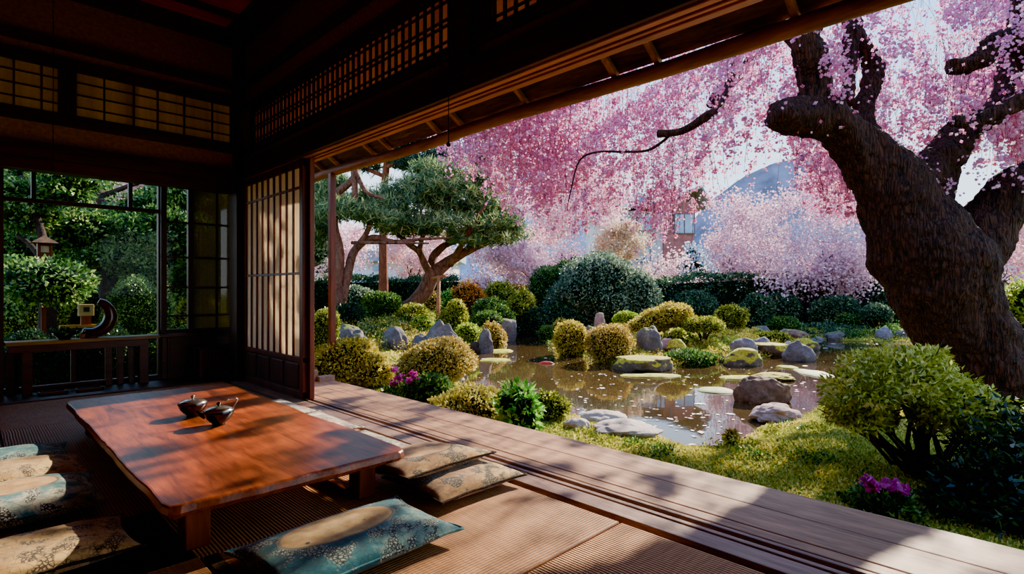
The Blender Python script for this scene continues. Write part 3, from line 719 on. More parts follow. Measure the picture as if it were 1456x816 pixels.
# ------------------------------------------------------------------ plant materials
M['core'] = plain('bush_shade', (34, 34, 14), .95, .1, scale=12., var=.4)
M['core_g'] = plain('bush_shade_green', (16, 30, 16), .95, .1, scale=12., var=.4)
M['lf_yel'] = leafmat('yellow_azalea_leaf', [(120, 108, 28), (190, 170, 44), (222, 202, 72), (240, 226, 124)], .4, .5)
M['lf_bronze'] = leafmat('bronze_azalea_leaf', [(110, 90, 32), (164, 136, 48), (206, 178, 78), (232, 210, 124)], .4, .5)
M['lf_yg'] = leafmat('yellow_green_leaf', [(56, 74, 16), (112, 128, 26), (166, 170, 48), (214, 208, 100)], .45, .45)
M['lf_lime'] = leafmat('lime_leaf', [(76, 112, 18), (134, 170, 34), (184, 204, 60), (226, 228, 120)], .45, .45)
M['lf_green'] = leafmat('mid_green_leaf', [(20, 52, 22), (48, 92, 34), (88, 132, 46), (150, 176, 84)], .35, .4)
M['lf_deep'] = leafmat('deep_green_leaf', [(10, 30, 18), (24, 56, 30), (44, 86, 44), (110, 140, 84)], .25, .4)
M['lf_hedge'] = leafmat('hedge_leaf', [(14, 36, 26), (32, 66, 44), (64, 104, 66), (146, 168, 112)], .3, .4)
M['lf_silver'] = leafmat('silver_green_leaf', [(36, 62, 46), (72, 104, 76), (124, 150, 112), (196, 206, 170)], .3, .4)
M['lf_bright'] = leafmat('fresh_green_leaf', [(44, 116, 30), (88, 168, 46), (140, 204, 76), (206, 236, 140)], .4, .4)
M['lf_orange'] = leafmat('orange_leaf', [(150, 70, 14), (206, 110, 24), (232, 150, 50), (226, 190, 90)], .4, .5)
M['lf_red'] = leafmat('coral_twig_leaf', [(150, 60, 30), (206, 90, 50), (226, 120, 70)], .4, .5)
M['lf_shrub'] = leafmat('glossy_shrub_leaf', [(92, 108, 24), (158, 166, 38), (208, 206, 66), (240, 232, 134)], .4, .3)
M['lf_night'] = leafmat('dark_shrub_leaf', [(10, 24, 12), (22, 46, 20), (40, 74, 30), (90, 120, 54)], .25, .3)
M['lf_cam'] = leafmat('camellia_leaf', [(22, 52, 26), (56, 100, 42), (108, 150, 66), (196, 212, 130)], .35, .3)
M['needle'] = leafmat('pine_needle', [(30, 66, 46), (64, 108, 70), (118, 146, 82), (196, 200, 126)], .3, .5, noise_scale=1.2)
M['needle_d'] = leafmat('dark_pine_needle', [(18, 42, 40), (36, 70, 60), (66, 100, 76), (110, 140, 100)], .3, .5)
M['pink'] = leafmat('pink_blossom', [(204, 118, 170), (226, 150, 196), (240, 184, 216), (252, 224, 238)], .58, .6, noise_scale=1.3, spec=.2)
M['pink_deep'] = leafmat('deep_pink_blossom', [(216, 104, 150), (236, 142, 180), (246, 178, 206), (252, 218, 232)], .58, .6, spec=.2)
M['pale'] = leafmat('pale_blossom', [(214, 160, 174), (240, 194, 204), (252, 224, 226), (255, 246, 238)], .5, .6, spec=.2)
M['pale_mauve'] = leafmat('mauve_blossom', [(186, 136, 156), (220, 178, 192), (240, 208, 218), (254, 236, 236)], .5, .6, spec=.2)
M['cream_bl'] = leafmat('cream_blossom', [(196, 170, 140), (226, 206, 176), (246, 236, 214)], .5, .6, spec=.2)
M['purple_fl'] = leafmat('magenta_flower', [(170, 20, 120), (214, 40, 170), (240, 110, 214)], .35, .5)
M['blue_fl'] = leafmat('pale_blue_flower', [(110, 140, 170), (170, 196, 214), (226, 236, 240)], .3, .6)
M['grass'] = leafmat('moss_blade', [(64, 92, 20), (118, 136, 34), (172, 172, 60), (208, 196, 104)], .4, .7, noise_scale=1.1)
M['grass_y'] = leafmat('yellow_moss_blade', [(140, 136, 34), (198, 186, 58), (226, 208, 92), (240, 224, 138)], .4, .7, noise_scale=1.5)
def barkmat(name, lo, hi, zs=.22, sc=9., bmp=1., furrow=0.):
    t = NT(name); v = t.obj((1, 1, zs)); a = t.noise(v, sc, 6., .65, 1.5); b = t.noise(t.obj(), sc*4, 4., .6)
    f = t.math('ADD', t.math('MULTIPLY', a, .7), t.math('MULTIPLY', b, .3))
    if furrow:
        w = t.n('VectorMath', {'operation': 'ADD'}, i0=v, i1=t.n('VectorMath', {'operation': 'SCALE'}, i0=t.noise(v, 5., 3., out='Color'), Scale=.22).outputs[0]).outputs[0]
        e = t.n('TexVoronoi', {'feature': 'DISTANCE_TO_EDGE'}, Vector=w, Scale=furrow).outputs['Distance']
        e = t.n('MapRange', Value=e, From_Min=0., From_Max=.30).outputs[0]
        f = t.math('ADD', t.math('MULTIPLY', f, .72), t.math('MULTIPLY', e, .24))
    col = t.ramp(f, [(.30 if furrow else .36, srgb(*lo)), (.64, srgb(*hi))])
    return t.done(t.pbsdf(Base_Color=col, Roughness=.85, Specular_IOR_Level=.25, Normal=t.bump(f, bmp, .05 if furrow else .04)))
M['bark'] = barkmat('cherry_bark', (9, 5, 4), (84, 50, 34), .13, 14., .9, 30.)
M['bark_pine'] = barkmat('pine_bark', (60, 38, 28), (150, 104, 80), .4, 7.)
M['bark_red'] = barkmat('red_pine_bark', (86, 42, 28), (170, 96, 66), .3, 7.)
M['bark_dk'] = barkmat('dark_branch_bark', (30, 20, 18), (84, 60, 52), .4, 8.)
M['bark_wood'] = barkmat('shrub_stem_bark', (36, 26, 14), (104, 78, 44), .4, 16.)
M['twig'] = plain('twig_bark', (70, 44, 40), .8, .2)

# ------------------------------------------------------------------ bushes
def bush(name, label, cat, px, pb, wpx, hpx, lf, L=None, d=None, n=None, group=None, core='core', amp=.07, seed=None, pos=None, lumps=None, depth_ratio=.9, asp=.55, zmin=-.8, spread=.9, flowers_=None):
    """rounded shrub: its base on photo pixel (px,pb), wpx x hpx pixels big"""
    p = pos if pos is not None else (on(px, d) if d else hit(px, pb))
    dd = R2*(p.x+p.y)
    zt = 1+(CY-(pb-hpx))/F*dd
    w = wpx*dd/F; h = max(zt-p.z, .12)
    seed = seed if seed is not None else int(px*7+pb)
    L = L or max(.026, dd*.0042)
    rad = np.array([w/2, w/2*depth_ratio, h*.56]); c = np.array([0, 0, h*.46])
    cs = lumps or [(0, 0, 0, 1.)]
    Q = []; MI = []
    for (lx, ly, lz, k) in cs:
        cc = c+np.array([lx*w*R2+ly*w*R2, -lx*w*R2+ly*w*R2, lz*h]); rr = rad*k
        area = 4*math.pi*(rr[0]*rr[1]+rr[0]*rr[2]+rr[1]*rr[2])/3
        nn = int(min(n or 1e9, area/(L*L*asp*.5)*1.5)); nn = max(300, min(nn, 16000))
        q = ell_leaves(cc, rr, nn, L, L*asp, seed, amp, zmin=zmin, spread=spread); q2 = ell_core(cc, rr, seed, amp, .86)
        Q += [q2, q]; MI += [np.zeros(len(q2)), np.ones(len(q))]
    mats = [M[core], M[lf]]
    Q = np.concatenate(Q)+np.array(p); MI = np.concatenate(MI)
    o = quad_arrays(Q, mats, name, MI, loc=p)
    return tag(o, label, cat, group)
B_ = bush
# beside the veranda
B_('azalea_bush', 'rounded yellow azalea bush at the far end of the veranda, against the door post', 'bush', 500, 545, 112, 62, 'lf_yel', .042, d=6.9, lumps=[(0, 0, 0, 1), (-.32, .1, -.1, .62), (.3, -.1, -.12, .6)])
B_('azalea_bush', 'dome-shaped golden azalea bush in front of the pointed rock', 'bush', 622, 540, 112, 58, 'lf_bronze', .042, d=7.9)
B_('leafy_plant', 'low green leafy plant between the golden azalea bushes and the deck', 'plant', 612, 556, 62, 22, 'lf_green', .05, d=6.0, asp=.4)
B_('leafy_plant', 'bright green leafy plant at the deck edge by the pale moss', 'plant', 742, 600, 58, 54, 'lf_bright', .075, d=4.75, core='core_g', amp=.16, asp=.45)
B_('leafy_plant', 'small olive plant with twiggy stems touching the water, beside the bright green plant', 'plant', 785, 592, 60, 34, 'lf_yg', .04, d=5.2, amp=.15)
B_('leafy_plant', 'pale yellow-green cushion plant on the bank below the golden azaleas', 'plant', 668, 590, 110, 36, 'grass_y', .035, d=5.3, amp=.12, core='core')
B_('tuft_plant', 'small reddish brown tuft at the water edge', 'plant', 1040, 650, 20, 32, 'lf_bronze', .035, d=4.4)
def flower_plant(label, px, pb, d, leafw, heads, hgt):
    p = on(px, d); r = empty('flowering_azalea', p, label, 'flowering plant'); pn = np.array(p)
    q = np.concatenate([ell_leaves(pn+np.array([0, 0, hgt*.4]), np.array([leafw, leafw, hgt*.5]), 1500, .045, .02, 5, .12, depth=.3)])
    quad_arrays(q, M['lf_green'], 'foliage', parent=r)
    for (hx, hy) in heads:
        c = np.array(P(hx, hy, d-.08)); pts = c+rng.normal(size=(26, 3))*np.array([.018, .018, .012])*max(d, 5.)/5
        quad_arrays(flowers(pts, .034*max(d, 5.)/5), M['purple_fl'], 'flower_head', parent=r)
        m = MB(); m.tube([p+Vector((0, 0, .02)), (p+Vector(c))/2+Vector((.01, 0, 0)), c], .004, 5); m.build('stem', M['twig'], r)
flower_plant('azalea with magenta flower heads between the yellow azalea bushes', 575, 553, 6.0, .27, [(562, 524), (566, 537), (588, 532), (597, 540), (560, 545), (583, 541)], .22)
flower_plant('low plant with two magenta flower heads beside the stemmed shrub', 1256, 716, 3.05, .15, [(1236, 686), (1242, 692), (1271, 689), (1282, 695)], .12)
# left bank
LB = [
 ('clipped yellow-green hedge block in front of the veranda post', 463, 486, 44, 48, 'lf_yg', 8.6), ('dark green clump between the veranda post and the rocks', 498, 470, 44, 42, 'lf_deep', 12.5),
 ('green leafy shrub under the straight red pine trunk', 540, 455, 60, 42, 'lf_green', 14.5), ('pale-flecked shrub left of the leaning pine foot', 505, 446, 50, 38, 'lf_silver', 15.5),
 ('golden ground shrub on the mound right of the leaning trunk', 590, 466, 56, 30, 'lf_yg', 13.8), ('brown domed bush by the prop post', 605, 440, 36, 26, 'lf_bronze', 16.5),
 ('yellow-green rounded bush below the prop post', 600, 480, 40, 30, 'lf_lime', 12.6), ('tall yellow-green bush beside the prop post foot', 645, 478, 44, 52, 'lf_yg', 13.4),
 ('lime cushion plant by the pond corner', 665, 488, 42, 26, 'lf_lime', 12.9), ('small bronze azalea on the bank in front of the flat-topped boulder', 698, 480, 40, 20, 'lf_bronze', 13.6),
 ('mid green bush beneath the flame-leaved shrub', 700, 458, 60, 34, 'lf_green', 16.5), ('flame-leaved orange shrub under the slender cherry trees', 668, 440, 54, 34, 'lf_orange', 18.0),
 ('olive shrub near the slender dark tree', 710, 446, 60, 44, 'lf_yg', 18.5), ('yellow-topped clipped bush at the creek head', 742, 452, 50, 36, 'lf_yg', 17.5),
 ('green rounded bush left of the tall clipped hedge', 690, 470, 50, 26, 'lf_green', 15.2), ('dark bush at the creek mouth', 755, 466, 60, 26, 'lf_deep', 17.2),
 ('small bright green ball bush behind the prop post', 637, 440, 34, 24, 'lf_bright', 17.6)]
for lab, px, pb, wp, hp, lf, d in LB: B_('garden_shrub', lab, 'shrub', px, pb, wp, hp, lf, None, d=d, core='core_g' if lf in ('lf_deep', 'lf_green', 'lf_silver') else 'core', amp=.11, group='shrubs on the bank under the pine')
# hedges and clipped shrubs behind the pond
B_('clipped_hedge', 'tall smooth clipped green bush standing behind the creek', 'bush', 782, 452, 62, 74, 'lf_green', .075, d=19.5, core='core_g', amp=.04, lumps=[(0, 0, 0, 1), (.42, .2, .22, .75)])
B_('silver_shrub', 'broad silver-green shrub at the near end of the long hedge', 'shrub', 850, 455, 130, 88, 'lf_silver', .09, d=18.6, core='core_g', amp=.1, lumps=[(0, 0, 0, 1), (-.3, 0, -.12, .6), (.35, 0, -.05, .7)])
def hedge(name, label, a, b, h, th, lf, n, L=.09, seed=3):
    a = Vector(a); b = Vector(b); dv = b-a; ln = dv.length; t_ = np.array(dv.normalized()); nrm = np.array((-t_[1], t_[0], 0))
    s = rng.uniform(0, ln, n); face = rng.integers(0, 3, n); bulge = .12*np.sin(s*1.9+seed)+.10*np.sin(s*4.3+1)+.07*np.sin(s*9.1)
    zt = h*(1+.05*np.sin(s*1.3+seed))+bulge*.5
    off = np.where(face == 0, -th/2-bulge, np.where(face == 1, th/2+bulge, rng.uniform(-th/2, th/2, n)))
    z = np.where(face == 2, zt, rng.uniform(0, 1, n)*zt)
    p = np.array(a)+s[:, None]*t_+off[:, None]*nrm+z[:, None]*np.array([0, 0, 1.])+rng.normal(size=(n, 3))*.06
    out = np.where((face == 2)[:, None], np.array([0, 0, 1.]), np.sign(off)[:, None]*nrm+np.array([0, 0, .4]))
    q = leaves(p, unit(out), L, L*.55, .8)
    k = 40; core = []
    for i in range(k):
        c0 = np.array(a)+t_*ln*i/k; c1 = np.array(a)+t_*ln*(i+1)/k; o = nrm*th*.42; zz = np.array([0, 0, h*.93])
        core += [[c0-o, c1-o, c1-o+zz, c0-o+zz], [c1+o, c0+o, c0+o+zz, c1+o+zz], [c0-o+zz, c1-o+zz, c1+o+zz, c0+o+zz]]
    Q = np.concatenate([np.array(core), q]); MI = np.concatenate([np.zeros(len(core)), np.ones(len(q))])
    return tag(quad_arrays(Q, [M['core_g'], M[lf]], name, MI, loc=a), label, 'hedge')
ha, hb = on(880, 20.5), on(1330, 20.5)
hedge('long_hedge', 'long dark green hedge running behind the pond', ha, hb, 1.95, 1.2, 'lf_hedge', 30000)
hedge('long_hedge', 'dark shaded hedge behind the pine trunks', on(430, 21.), on(650, 21.), 1.45, 1.0, 'lf_deep', 14000, .09, 5)
hedge('long_hedge', 'low brownish hedge with a yellow top behind the slender cherry trees', on(640, 23.5), on(790, 23.5), 1.25, .8, 'lf_bronze', 7000, .09, 6)
hedge('long_hedge', 'dark hedge at the far right behind the great cherry trunk', on(1290, 24.), on(1700, 24.), 1.9, 1.4, 'lf_hedge', 14000, .11, 8)
FB = [('dark clipped ball shrub at the hedge foot, nearest the water lilies', 1075, 458, 60, 40, 'lf_hedge', 18.5), ('dark green shrub in front of the hedge left of the mauve tree trunk', 1110, 452, 62, 36, 'lf_hedge', 19.2),
 ('dark rounded shrub right of the mauve tree trunk', 1185, 462, 66, 44, 'lf_hedge', 18.2), ('umbrella-shaped clipped shrub on the far bank', 1245, 452, 44, 18, 'lf_hedge', 17.3),
 ('dark shrub on the far bank close to the great trunk', 1285, 466, 60, 44, 'lf_hedge', 18.8), ('low green shrub on the far bank beside the umbrella-shaped one', 1210, 468, 40, 22, 'lf_green', 17.4),
 ('dark bush under the silver-green shrub', 800, 458, 70, 30, 'lf_deep', 17.8), ('dark shrub at the centre of the hedge foot', 905, 452, 80, 40, 'lf_hedge', 19.2), ('dark shrub at the hedge foot behind the orange twigs', 985, 452, 80, 42, 'lf_hedge', 19.3),
 ('green shrub beyond the right edge of the great trunk', 1428, 442, 48, 46, 'lf_hedge', 17.), ('pale-topped round bush beyond the great trunk', 1425, 395, 36, 30, 'lf_green', 23.)]
for lab, px, pb, wp, hp, lf, d in FB: B_('hedge_shrub', lab, 'shrub', px, pb, wp, hp, lf, None, d=d, core='core_g', amp=.09, group='shrubs along the far bank')
# island shrubs
IB = [('round yellow clipped bush at the left tip of the island', 813, 503, 52, 46, 'lf_yel', 'azalea_bush'), ('brown-green clipped bush next to the round yellow one on the island', 868, 512, 74, 48, 'lf_bronze', 'azalea_bush'),
 ('small ochre bush peeping over the brown-green clipped bush', 881, 482, 34, 20, 'lf_bronze', 'azalea_bush'), ('blue-green flat shrub at the back of the island', 822, 468, 36, 22, 'lf_silver', 'azalea_bush'),
 ('small orange-yellow bush beside the blue-green flat shrub', 797, 478, 22, 24, 'lf_yel', 'azalea_bush'), ('loose airy yellow shrub in the middle of the island', 948, 478, 88, 54, 'lf_yel', 'azalea_bush'),
 ('brownish domed bush behind the airy yellow shrub', 975, 460, 40, 30, 'lf_bronze', 'azalea_bush'), ('olive domed bush right of the coral twig shrub', 1042, 470, 46, 36, 'lf_yg', 'azalea_bush'),
 ('flat bright green clipped shrub behind the olive dome', 1062, 458, 44, 24, 'lf_green', 'azalea_bush'), ('low green clipped shrub near the far rocks', 1112, 474, 48, 24, 'lf_green', 'azalea_bush'),
 ('small green shrub left of the low clipped one', 1083, 468, 24, 18, 'lf_green', 'azalea_bush'), ('low yellow-green cushion behind the grey domed rock', 1100, 486, 46, 14, 'lf_yg', 'azalea_bush'), ('dark green skirt plant at the island water edge', 985, 518, 80, 20, 'lf_green', 'azalea_bush'),
 ('grassy green clump at the far left of the island', 780, 483, 32, 18, 'lf_green', 'azalea_bush'), ('olive shrub under the flat-topped pine shrub', 960, 494, 34, 26, 'lf_yg', 'azalea_bush')]
for lab, px, pb, wp, hp, lf, nm in IB: B_(nm, lab, 'bush', px, pb, wp, hp, lf, None, core='core', amp=.06 if 'clipped' in lab else .13, lumps=[(-.22, 0, -.08, .55), (.2, .1, .02, .58), (0, -.1, .1, .5), (.35, 0, -.15, .4), (-.4, .1, -.2, .38)] if 'airy' in lab and 'loose' in lab else None, group='bushes on the pond island')
def topiary(label, px, pb, top, wpx, hpx, lf, d=None):
    p = on(px, d) if d else hit(px, pb); dd = R2*(p.x+p.y); r = empty('cloud_pruned_shrub', p, label, 'pruned shrub', 'cloud-pruned shrubs')
    zt = 1+(CY-top)/F*dd; w = wpx*dd/F; h = hpx*dd/F; c = np.array([p.x, p.y, zt-h*.5])
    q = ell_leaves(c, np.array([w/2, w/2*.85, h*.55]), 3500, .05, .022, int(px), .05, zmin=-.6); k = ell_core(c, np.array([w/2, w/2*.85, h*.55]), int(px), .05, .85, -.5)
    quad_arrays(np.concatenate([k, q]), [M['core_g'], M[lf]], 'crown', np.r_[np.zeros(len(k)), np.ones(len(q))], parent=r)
    m = MB()
    for i in range(5):
        a = i*1.26; m.tube([p+Vector((.02*math.cos(a), .02*math.sin(a), -.05)), Vector((p.x+w*.12*math.cos(a), p.y+w*.12*math.sin(a), (p.z+c[2])/2)), Vector((p.x+w*.3*math.cos(a), p.y+w*.3*math.sin(a), c[2]))], [.035, .024, .012], 7)
    m.build('trunk', M['bark_wood'], r, smooth=True)
topiary('flat-topped clipped pine shrub in the middle of the island', 1000, 485, 451, 60, 24, 'lf_yg')
topiary('small clipped pine shrub behind the island rocks', 892, 472, 444, 40, 20, 'lf_lime')
topiary('small umbrella-clipped tree on the far bank near the water', 1246, 478, 434, 46, 24, 'lf_hedge', 16.8)
# coral twig shrub
p = hit(1013, 462); r = empty('coral_twig_shrub', p, 'upright coral-orange shrub with bare stems on the island', 'shrub'); dd = R2*(p.x+p.y)
m = MB(); ct = []
for i in range(9):
    a = rng.uniform(0, 6.28); tip = p+Vector((.32*math.cos(a), .32*math.sin(a), rng.uniform(.55, .85))); m.tube([p, (p+tip)/2+Vector((-.05, .03, 0)), tip], [.02, .014, .008], 5); ct.append(np.array(tip))
m.build('stems', M['lf_red'], r); pts = np.concatenate([c+rng.normal(size=(110, 3))*np.array([.14, .14, .07]) for c in ct])
quad_arrays(leaves(pts, np.array([0, 0, 1.]), .07, .035, 1.2), M['lf_red'], 'foliage', parent=r)

# ------------------------------------------------------------------ rocks
RM = {'grey': rockmat('grey_rock', (70, 66, 72), (170, 160, 160)), 'blue': rockmat('blue_grey_rock', (62, 58, 60), (146, 136, 132), .25, (110, 122, 30)), 'brown': rockmat('brown_rock', (66, 44, 32), (168, 128, 98), .02),
      'moss': rockmat('mossy_rock', (60, 52, 44), (140, 124, 104), .78, (206, 198, 44)), 'pale': rockmat('pale_rock', (150, 130, 118), (226, 208, 192)), 'pink': rockmat('pinkish_rock', (120, 92, 90), (206, 172, 160)), 'dark': rockmat('wet_dark_rock', (34, 28, 24), (96, 80, 66), .3, (60, 70, 20))}
def rock(label, px, pb, wpx, hpx, mat, seed, depth=.8, d=None, flat=0., point=0., rot=None, group='rocks in and around the pond', z=None, sink=.12, name='garden_rock', cat='rock', lean=0.):
    p = on(px, d) if d else hit(px, pb)
    if z is not None: p = G(px, pb, z)
    dd = R2*(p.x+p.y); w = wpx*dd/F; wd = w*depth; p = p+Vector((R2, R2, 0))*wd*.38; dd += wd*.38
    h = max(hpx*.42, hpx-wd*.55*(1-p.z)*F/dd**2)*dd/F
    bm = bmesh.new(); bmesh.ops.create_icosphere(bm, subdivisions=5 if wpx > 60 else 4, radius=1)
    S = Vector((seed*3.7, seed*1.3, seed*2.1))
    for v in bm.verts:
        n = v.co.copy()
        f = 1+.28*noise.noise(n*1.1+S)+.16*noise.noise(n*2.4+S)+.07*noise.noise(n*5.5+S)+.03*noise.noise(n*13+S)
        c = n*f
        for k in range(8):      # cut facets
            rr = random.Random(seed*31+k); pn = Vector((rr.uniform(-1, 1), rr.uniform(-1, 1), rr.uniform(-.3, 1))).normalized(); lim = rr.uniform(.84, 1.08)
            e = c.dot(pn)-lim
            if e > 0: c -= pn*e*.75
        if flat: c.z = min(c.z, flat+(c.z-flat)*.15) if c.z > flat else c.z
        if point: kz = max(0, c.z); c.x *= 1-point*kz; c.y *= 1-point*kz
        c.z = max(c.z, -.5); c.x += lean*max(0, c.z)
        v.co = c
    xs = [v.co.x for v in bm.verts]; zs = [v.co.z for v in bm.verts]
    kx = w/(max(xs)-min(xs)); kz = (h*(1+sink))/(max(zs)-min(zs)); z0 = min(zs)
    ca, sa = math.cos(-math.pi/4), math.sin(-math.pi/4)
    for v in bm.verts:
        x, y, zz = v.co.x*kx, v.co.y*kx*depth, (v.co.z-z0)*kz-h*sink
        v.co = (x*ca-y*sa, x*sa+y*ca, zz)
    me = bpy.data.meshes.new(name); bm.to_mesh(me); bm.free(); me.materials.append(RM[mat]); me.polygons.foreach_set('use_smooth', [True]*len(me.polygons))
    o = bpy.data.objects.new(name, me); o.location = p; link(o)
    return tag(o, label, cat, group)
rock('pale flat rock at the pond edge, farther of the pair by the deck', 862, 610, 72, 24, 'pale', 1, d=5.6)
rock('long pale flat rock lying against the deck edge', 893, 643, 104, 28, 'pale', 2, d=4.55)
rock('small pale rock peeping over the deck edge', 822, 632, 40, 18, 'pale', 3, d=4.7)
rock('knobbly pinkish rock on the near shore by the yellow moss', 1114, 606, 76, 28, 'pink', 4, d=5.9, z=None)
rock('big brown boulder rising from the pond, dark and wet at its foot', 1096, 574, 84, 42, 'brown', 5, z=WZ, depth=.6)
rock('flat mossy stone just behind the big brown boulder in the pond', 1106, 542, 62, 14, 'moss', 6, z=WZ)
rock('mossy slab at the front of the island', 922, 529, 90, 24, 'moss', 7, z=WZ, flat=.4)
rock('mossy stone on the island shore beneath the grey domed rock', 1064, 521, 60, 28, 'moss', 8, z=WZ)
rock('mossy slab at the right front of the island', 1102, 506, 62, 20, 'moss', 9, z=WZ+.02, flat=.4)
rock('big lilac-grey boulder beside the bushes on the island', 927, 502, 40, 40, 'blue', 10, lean=-.1)
rock('grey domed rock on the island', 1062, 505, 42, 26, 'grey', 11); rock('grey rock leaning on the domed one', 1086, 500, 32, 22, 'grey', 12)
rock('angular grey rock standing in the water at the right island tip', 1143, 514, 46, 32, 'blue', 13, z=WZ, point=.4)
rock('small tan rock left of the angular grey one', 1121, 502, 20, 18, 'pale', 14); rock('mossy round stone in the water behind the angular rock', 1152, 498, 38, 18, 'moss', 15, z=WZ)
rock('brown flat stone on the island back shore', 1135, 482, 42, 14, 'brown', 16, z=WZ+.05); rock('upright stub stone among the island bushes', 853, 472, 17, 28, 'pink', 17, flat=.7)
rock('small blue-grey rock beside the upright stub stone', 840, 478, 16, 16, 'blue', 18); rock('wide pinkish rock behind the low clipped shrub', 1127, 460, 44, 18, 'pink', 19, d=16.6)
rock('dark blue rock near the wide pinkish one', 1086, 458, 30, 14, 'blue', 20, d=16.8); rock('grey stone on the far shore, nearer the island', 1168, 482, 26, 12, 'grey', 21, d=15.6); rock('grey stone on the far shore, next toward the great trunk', 1194, 484, 30, 13, 'blue', 22, d=15.5)
rock('grey stone on the far shore below the umbrella-clipped tree', 1262, 487, 24, 18, 'grey', 23, d=15.3)
rock('stone at the far shore touching the great trunk in view', 1284, 488, 20, 12, 'blue', 24, d=15.4)
rock('pointed lilac rock behind the golden azalea dome', 624, 504, 74, 60, 'blue', 25, d=10.4, point=.55, depth=.6); rock('squat grey rock left of the pointed lilac one', 598, 500, 36, 30, 'blue', 26, d=10.5)
rock('mossy slanted boulder above the yellow azalea at the veranda end', 488, 498, 64, 44, 'blue', 27, d=9.6, lean=.2); rock('grey stone half hidden between the azalea bushes', 558, 500, 40, 36, 'blue', 28, d=10.4)
rock('upright grey stone at the pond corner', 690, 502, 22, 36, 'blue', 29, z=WZ); rock('dark stone leaning on the upright corner stone', 674, 502, 22, 18, 'dark', 30, z=WZ)
rock('flat-topped boulder at the creek mouth', 714, 486, 44, 34, 'blue', 31, flat=.5, z=WZ); rock('mossy flat stone in the shallows by the flat-topped boulder', 706, 492, 34, 10, 'moss', 32, z=WZ)
rock('stepped stone in the creek', 765, 473, 34, 10, 'dark', 33, z=WZ); rock('low grey stone on the left tip of the island', 783, 470, 26, 12, 'blue', 34)
rock('small boulder at the foot of the loose yellow shrub', 950, 500, 26, 20, 'pink', 35); rock('mossy brown stone beside the front mossy slab', 965, 505, 34, 24, 'moss', 36); rock('small grey stone at the island waterline', 1035, 515, 20, 10, 'grey', 37, z=WZ)
rock('tan stone by the water below the magenta azalea', 632, 548, 60, 18, 'pale', 38, d=8.3)
# algae mats and petals on the water
M['algae'] = plain('algae_mat', (160, 160, 44), .8, .2, scale=6., var=.35, bump=.3); M['algae_p'] = plain('pale_algae_mat', (150, 164, 104), .7, .3, scale=6., var=.2, bump=.3)
def mat_patch(label, px, py, wpx, hpx, m_, seed):
    p = G(px, py, WZ+.004); dd = R2*(p.x+p.y); n = 40; V = []
    for ring, z in ((1., 0), (.92, .012), (.5, .02)):
        for k in range(n):
            a = 2*math.pi*k/n; f = ring*(1+.25*noise.noise(Vector((math.cos(a)*1.5, math.sin(a)*1.5, seed))))
            lx = wpx/2*dd/F*math.cos(a)*f; ly = hpx/2*dd*dd/F/1.45*math.sin(a)*f
            V.append((p.x+R2*(lx+ly), p.y+R2*(-lx+ly), p.z+z))
    m = MB(); m.add(V, [(i*n+k, i*n+(k+1) % n, (i+1)*n+(k+1) % n, (i+1)*n+k) for i in range(2) for k in range(n)]+[tuple(2*n+k for k in range(n))])
    o = m.build('algae_mat', m_, smooth=True); o.data.transform(Matrix.Translation(-p)); o.location = p
    tag(o, label, 'algae mat', 'algae mats on the pond')
mat_patch('pale green algae mat left of the big brown boulder in the pond', 1018, 555, 50, 9, M['algae_p'], 1); mat_patch('pale algae mat right of the mossy stone', 1158, 531, 38, 12, M['algae_p'], 2)
mat_patch('yellow algae mat in front of the mossy island slab', 925, 534, 90, 5, M['algae'], 3); mat_patch('yellow algae streak left of the mossy pond stone', 1052, 537, 60, 6, M['algae'], 4)
mat_patch('yellow algae mat in the pond corner, nearest the azalea dome', 703, 512, 46, 5, M['algae'], 5); mat_patch('yellow algae mat just off the flat-topped boulder', 712, 499, 40, 5, M['algae'], 6); mat_patch('small yellow algae mat behind the big brown boulder', 1120, 522, 24, 5, M['algae'], 7)
pts = []
while len(pts) < 300:
    px = rng.uniform(680, 1290); py = rng.uniform(488, 632)
    p = G(px, py, WZ+.006); s = sdf(POND, np.array([p.x]), np.array([p.y]))[0]; q = sdf(ISL, np.array([p.x]), np.array([p.y]))[0]
    if s < -.05 and q > .05 and rng.uniform() < .25+.75*(noise.noise(Vector((p.x*.8, p.y*.8, 0))) > .0): pts.append(p)
pts = np.array(pts); n = len(pts); a = rng.uniform(0, 6.28, n); S = rng.uniform(.012, .035, n)*np.where(rng.uniform(size=n) < .06, 2.5, 1)
ax = np.stack([np.cos(a), np.sin(a), 0*a], -1)*S[:, None]; ay = np.stack([-np.sin(a), np.cos(a), 0*a], -1)*S[:, None]*.6
tag(quad_arrays(np.stack([pts-ax, pts-ay, pts+ax, pts+ay], 1), plain('floating_petal', (226, 214, 206), .6), 'floating_petals'), 'pale fallen petals floating on the brown pond', 'petals', kind='stuff')
# koi
p = G(776, 516, WZ+.012); m = MB(); m.tube([(p.x-.16*R2, p.y+.16*R2, p.z-.02), (p.x-.08*R2, p.y+.08*R2, p.z-.005), (p.x, p.y, p.z), (p.x+.1*R2, p.y-.1*R2, p.z-.005), (p.x+.17*R2, p.y-.17*R2, p.z-.02)], [.012, .03, .04, .032, .01], 10)
m.add([(p.x-.15*R2, p.y+.15*R2, p.z-.01), (p.x-.24*R2, p.y+.20*R2, p.z), (p.x-.21*R2, p.y+.25*R2, p.z)], [(0, 1, 2)])
tag(m.build('koi', plain('koi_red', (206, 70, 50), .3), smooth=True), 'red koi at the pond surface near the island tip', 'fish')

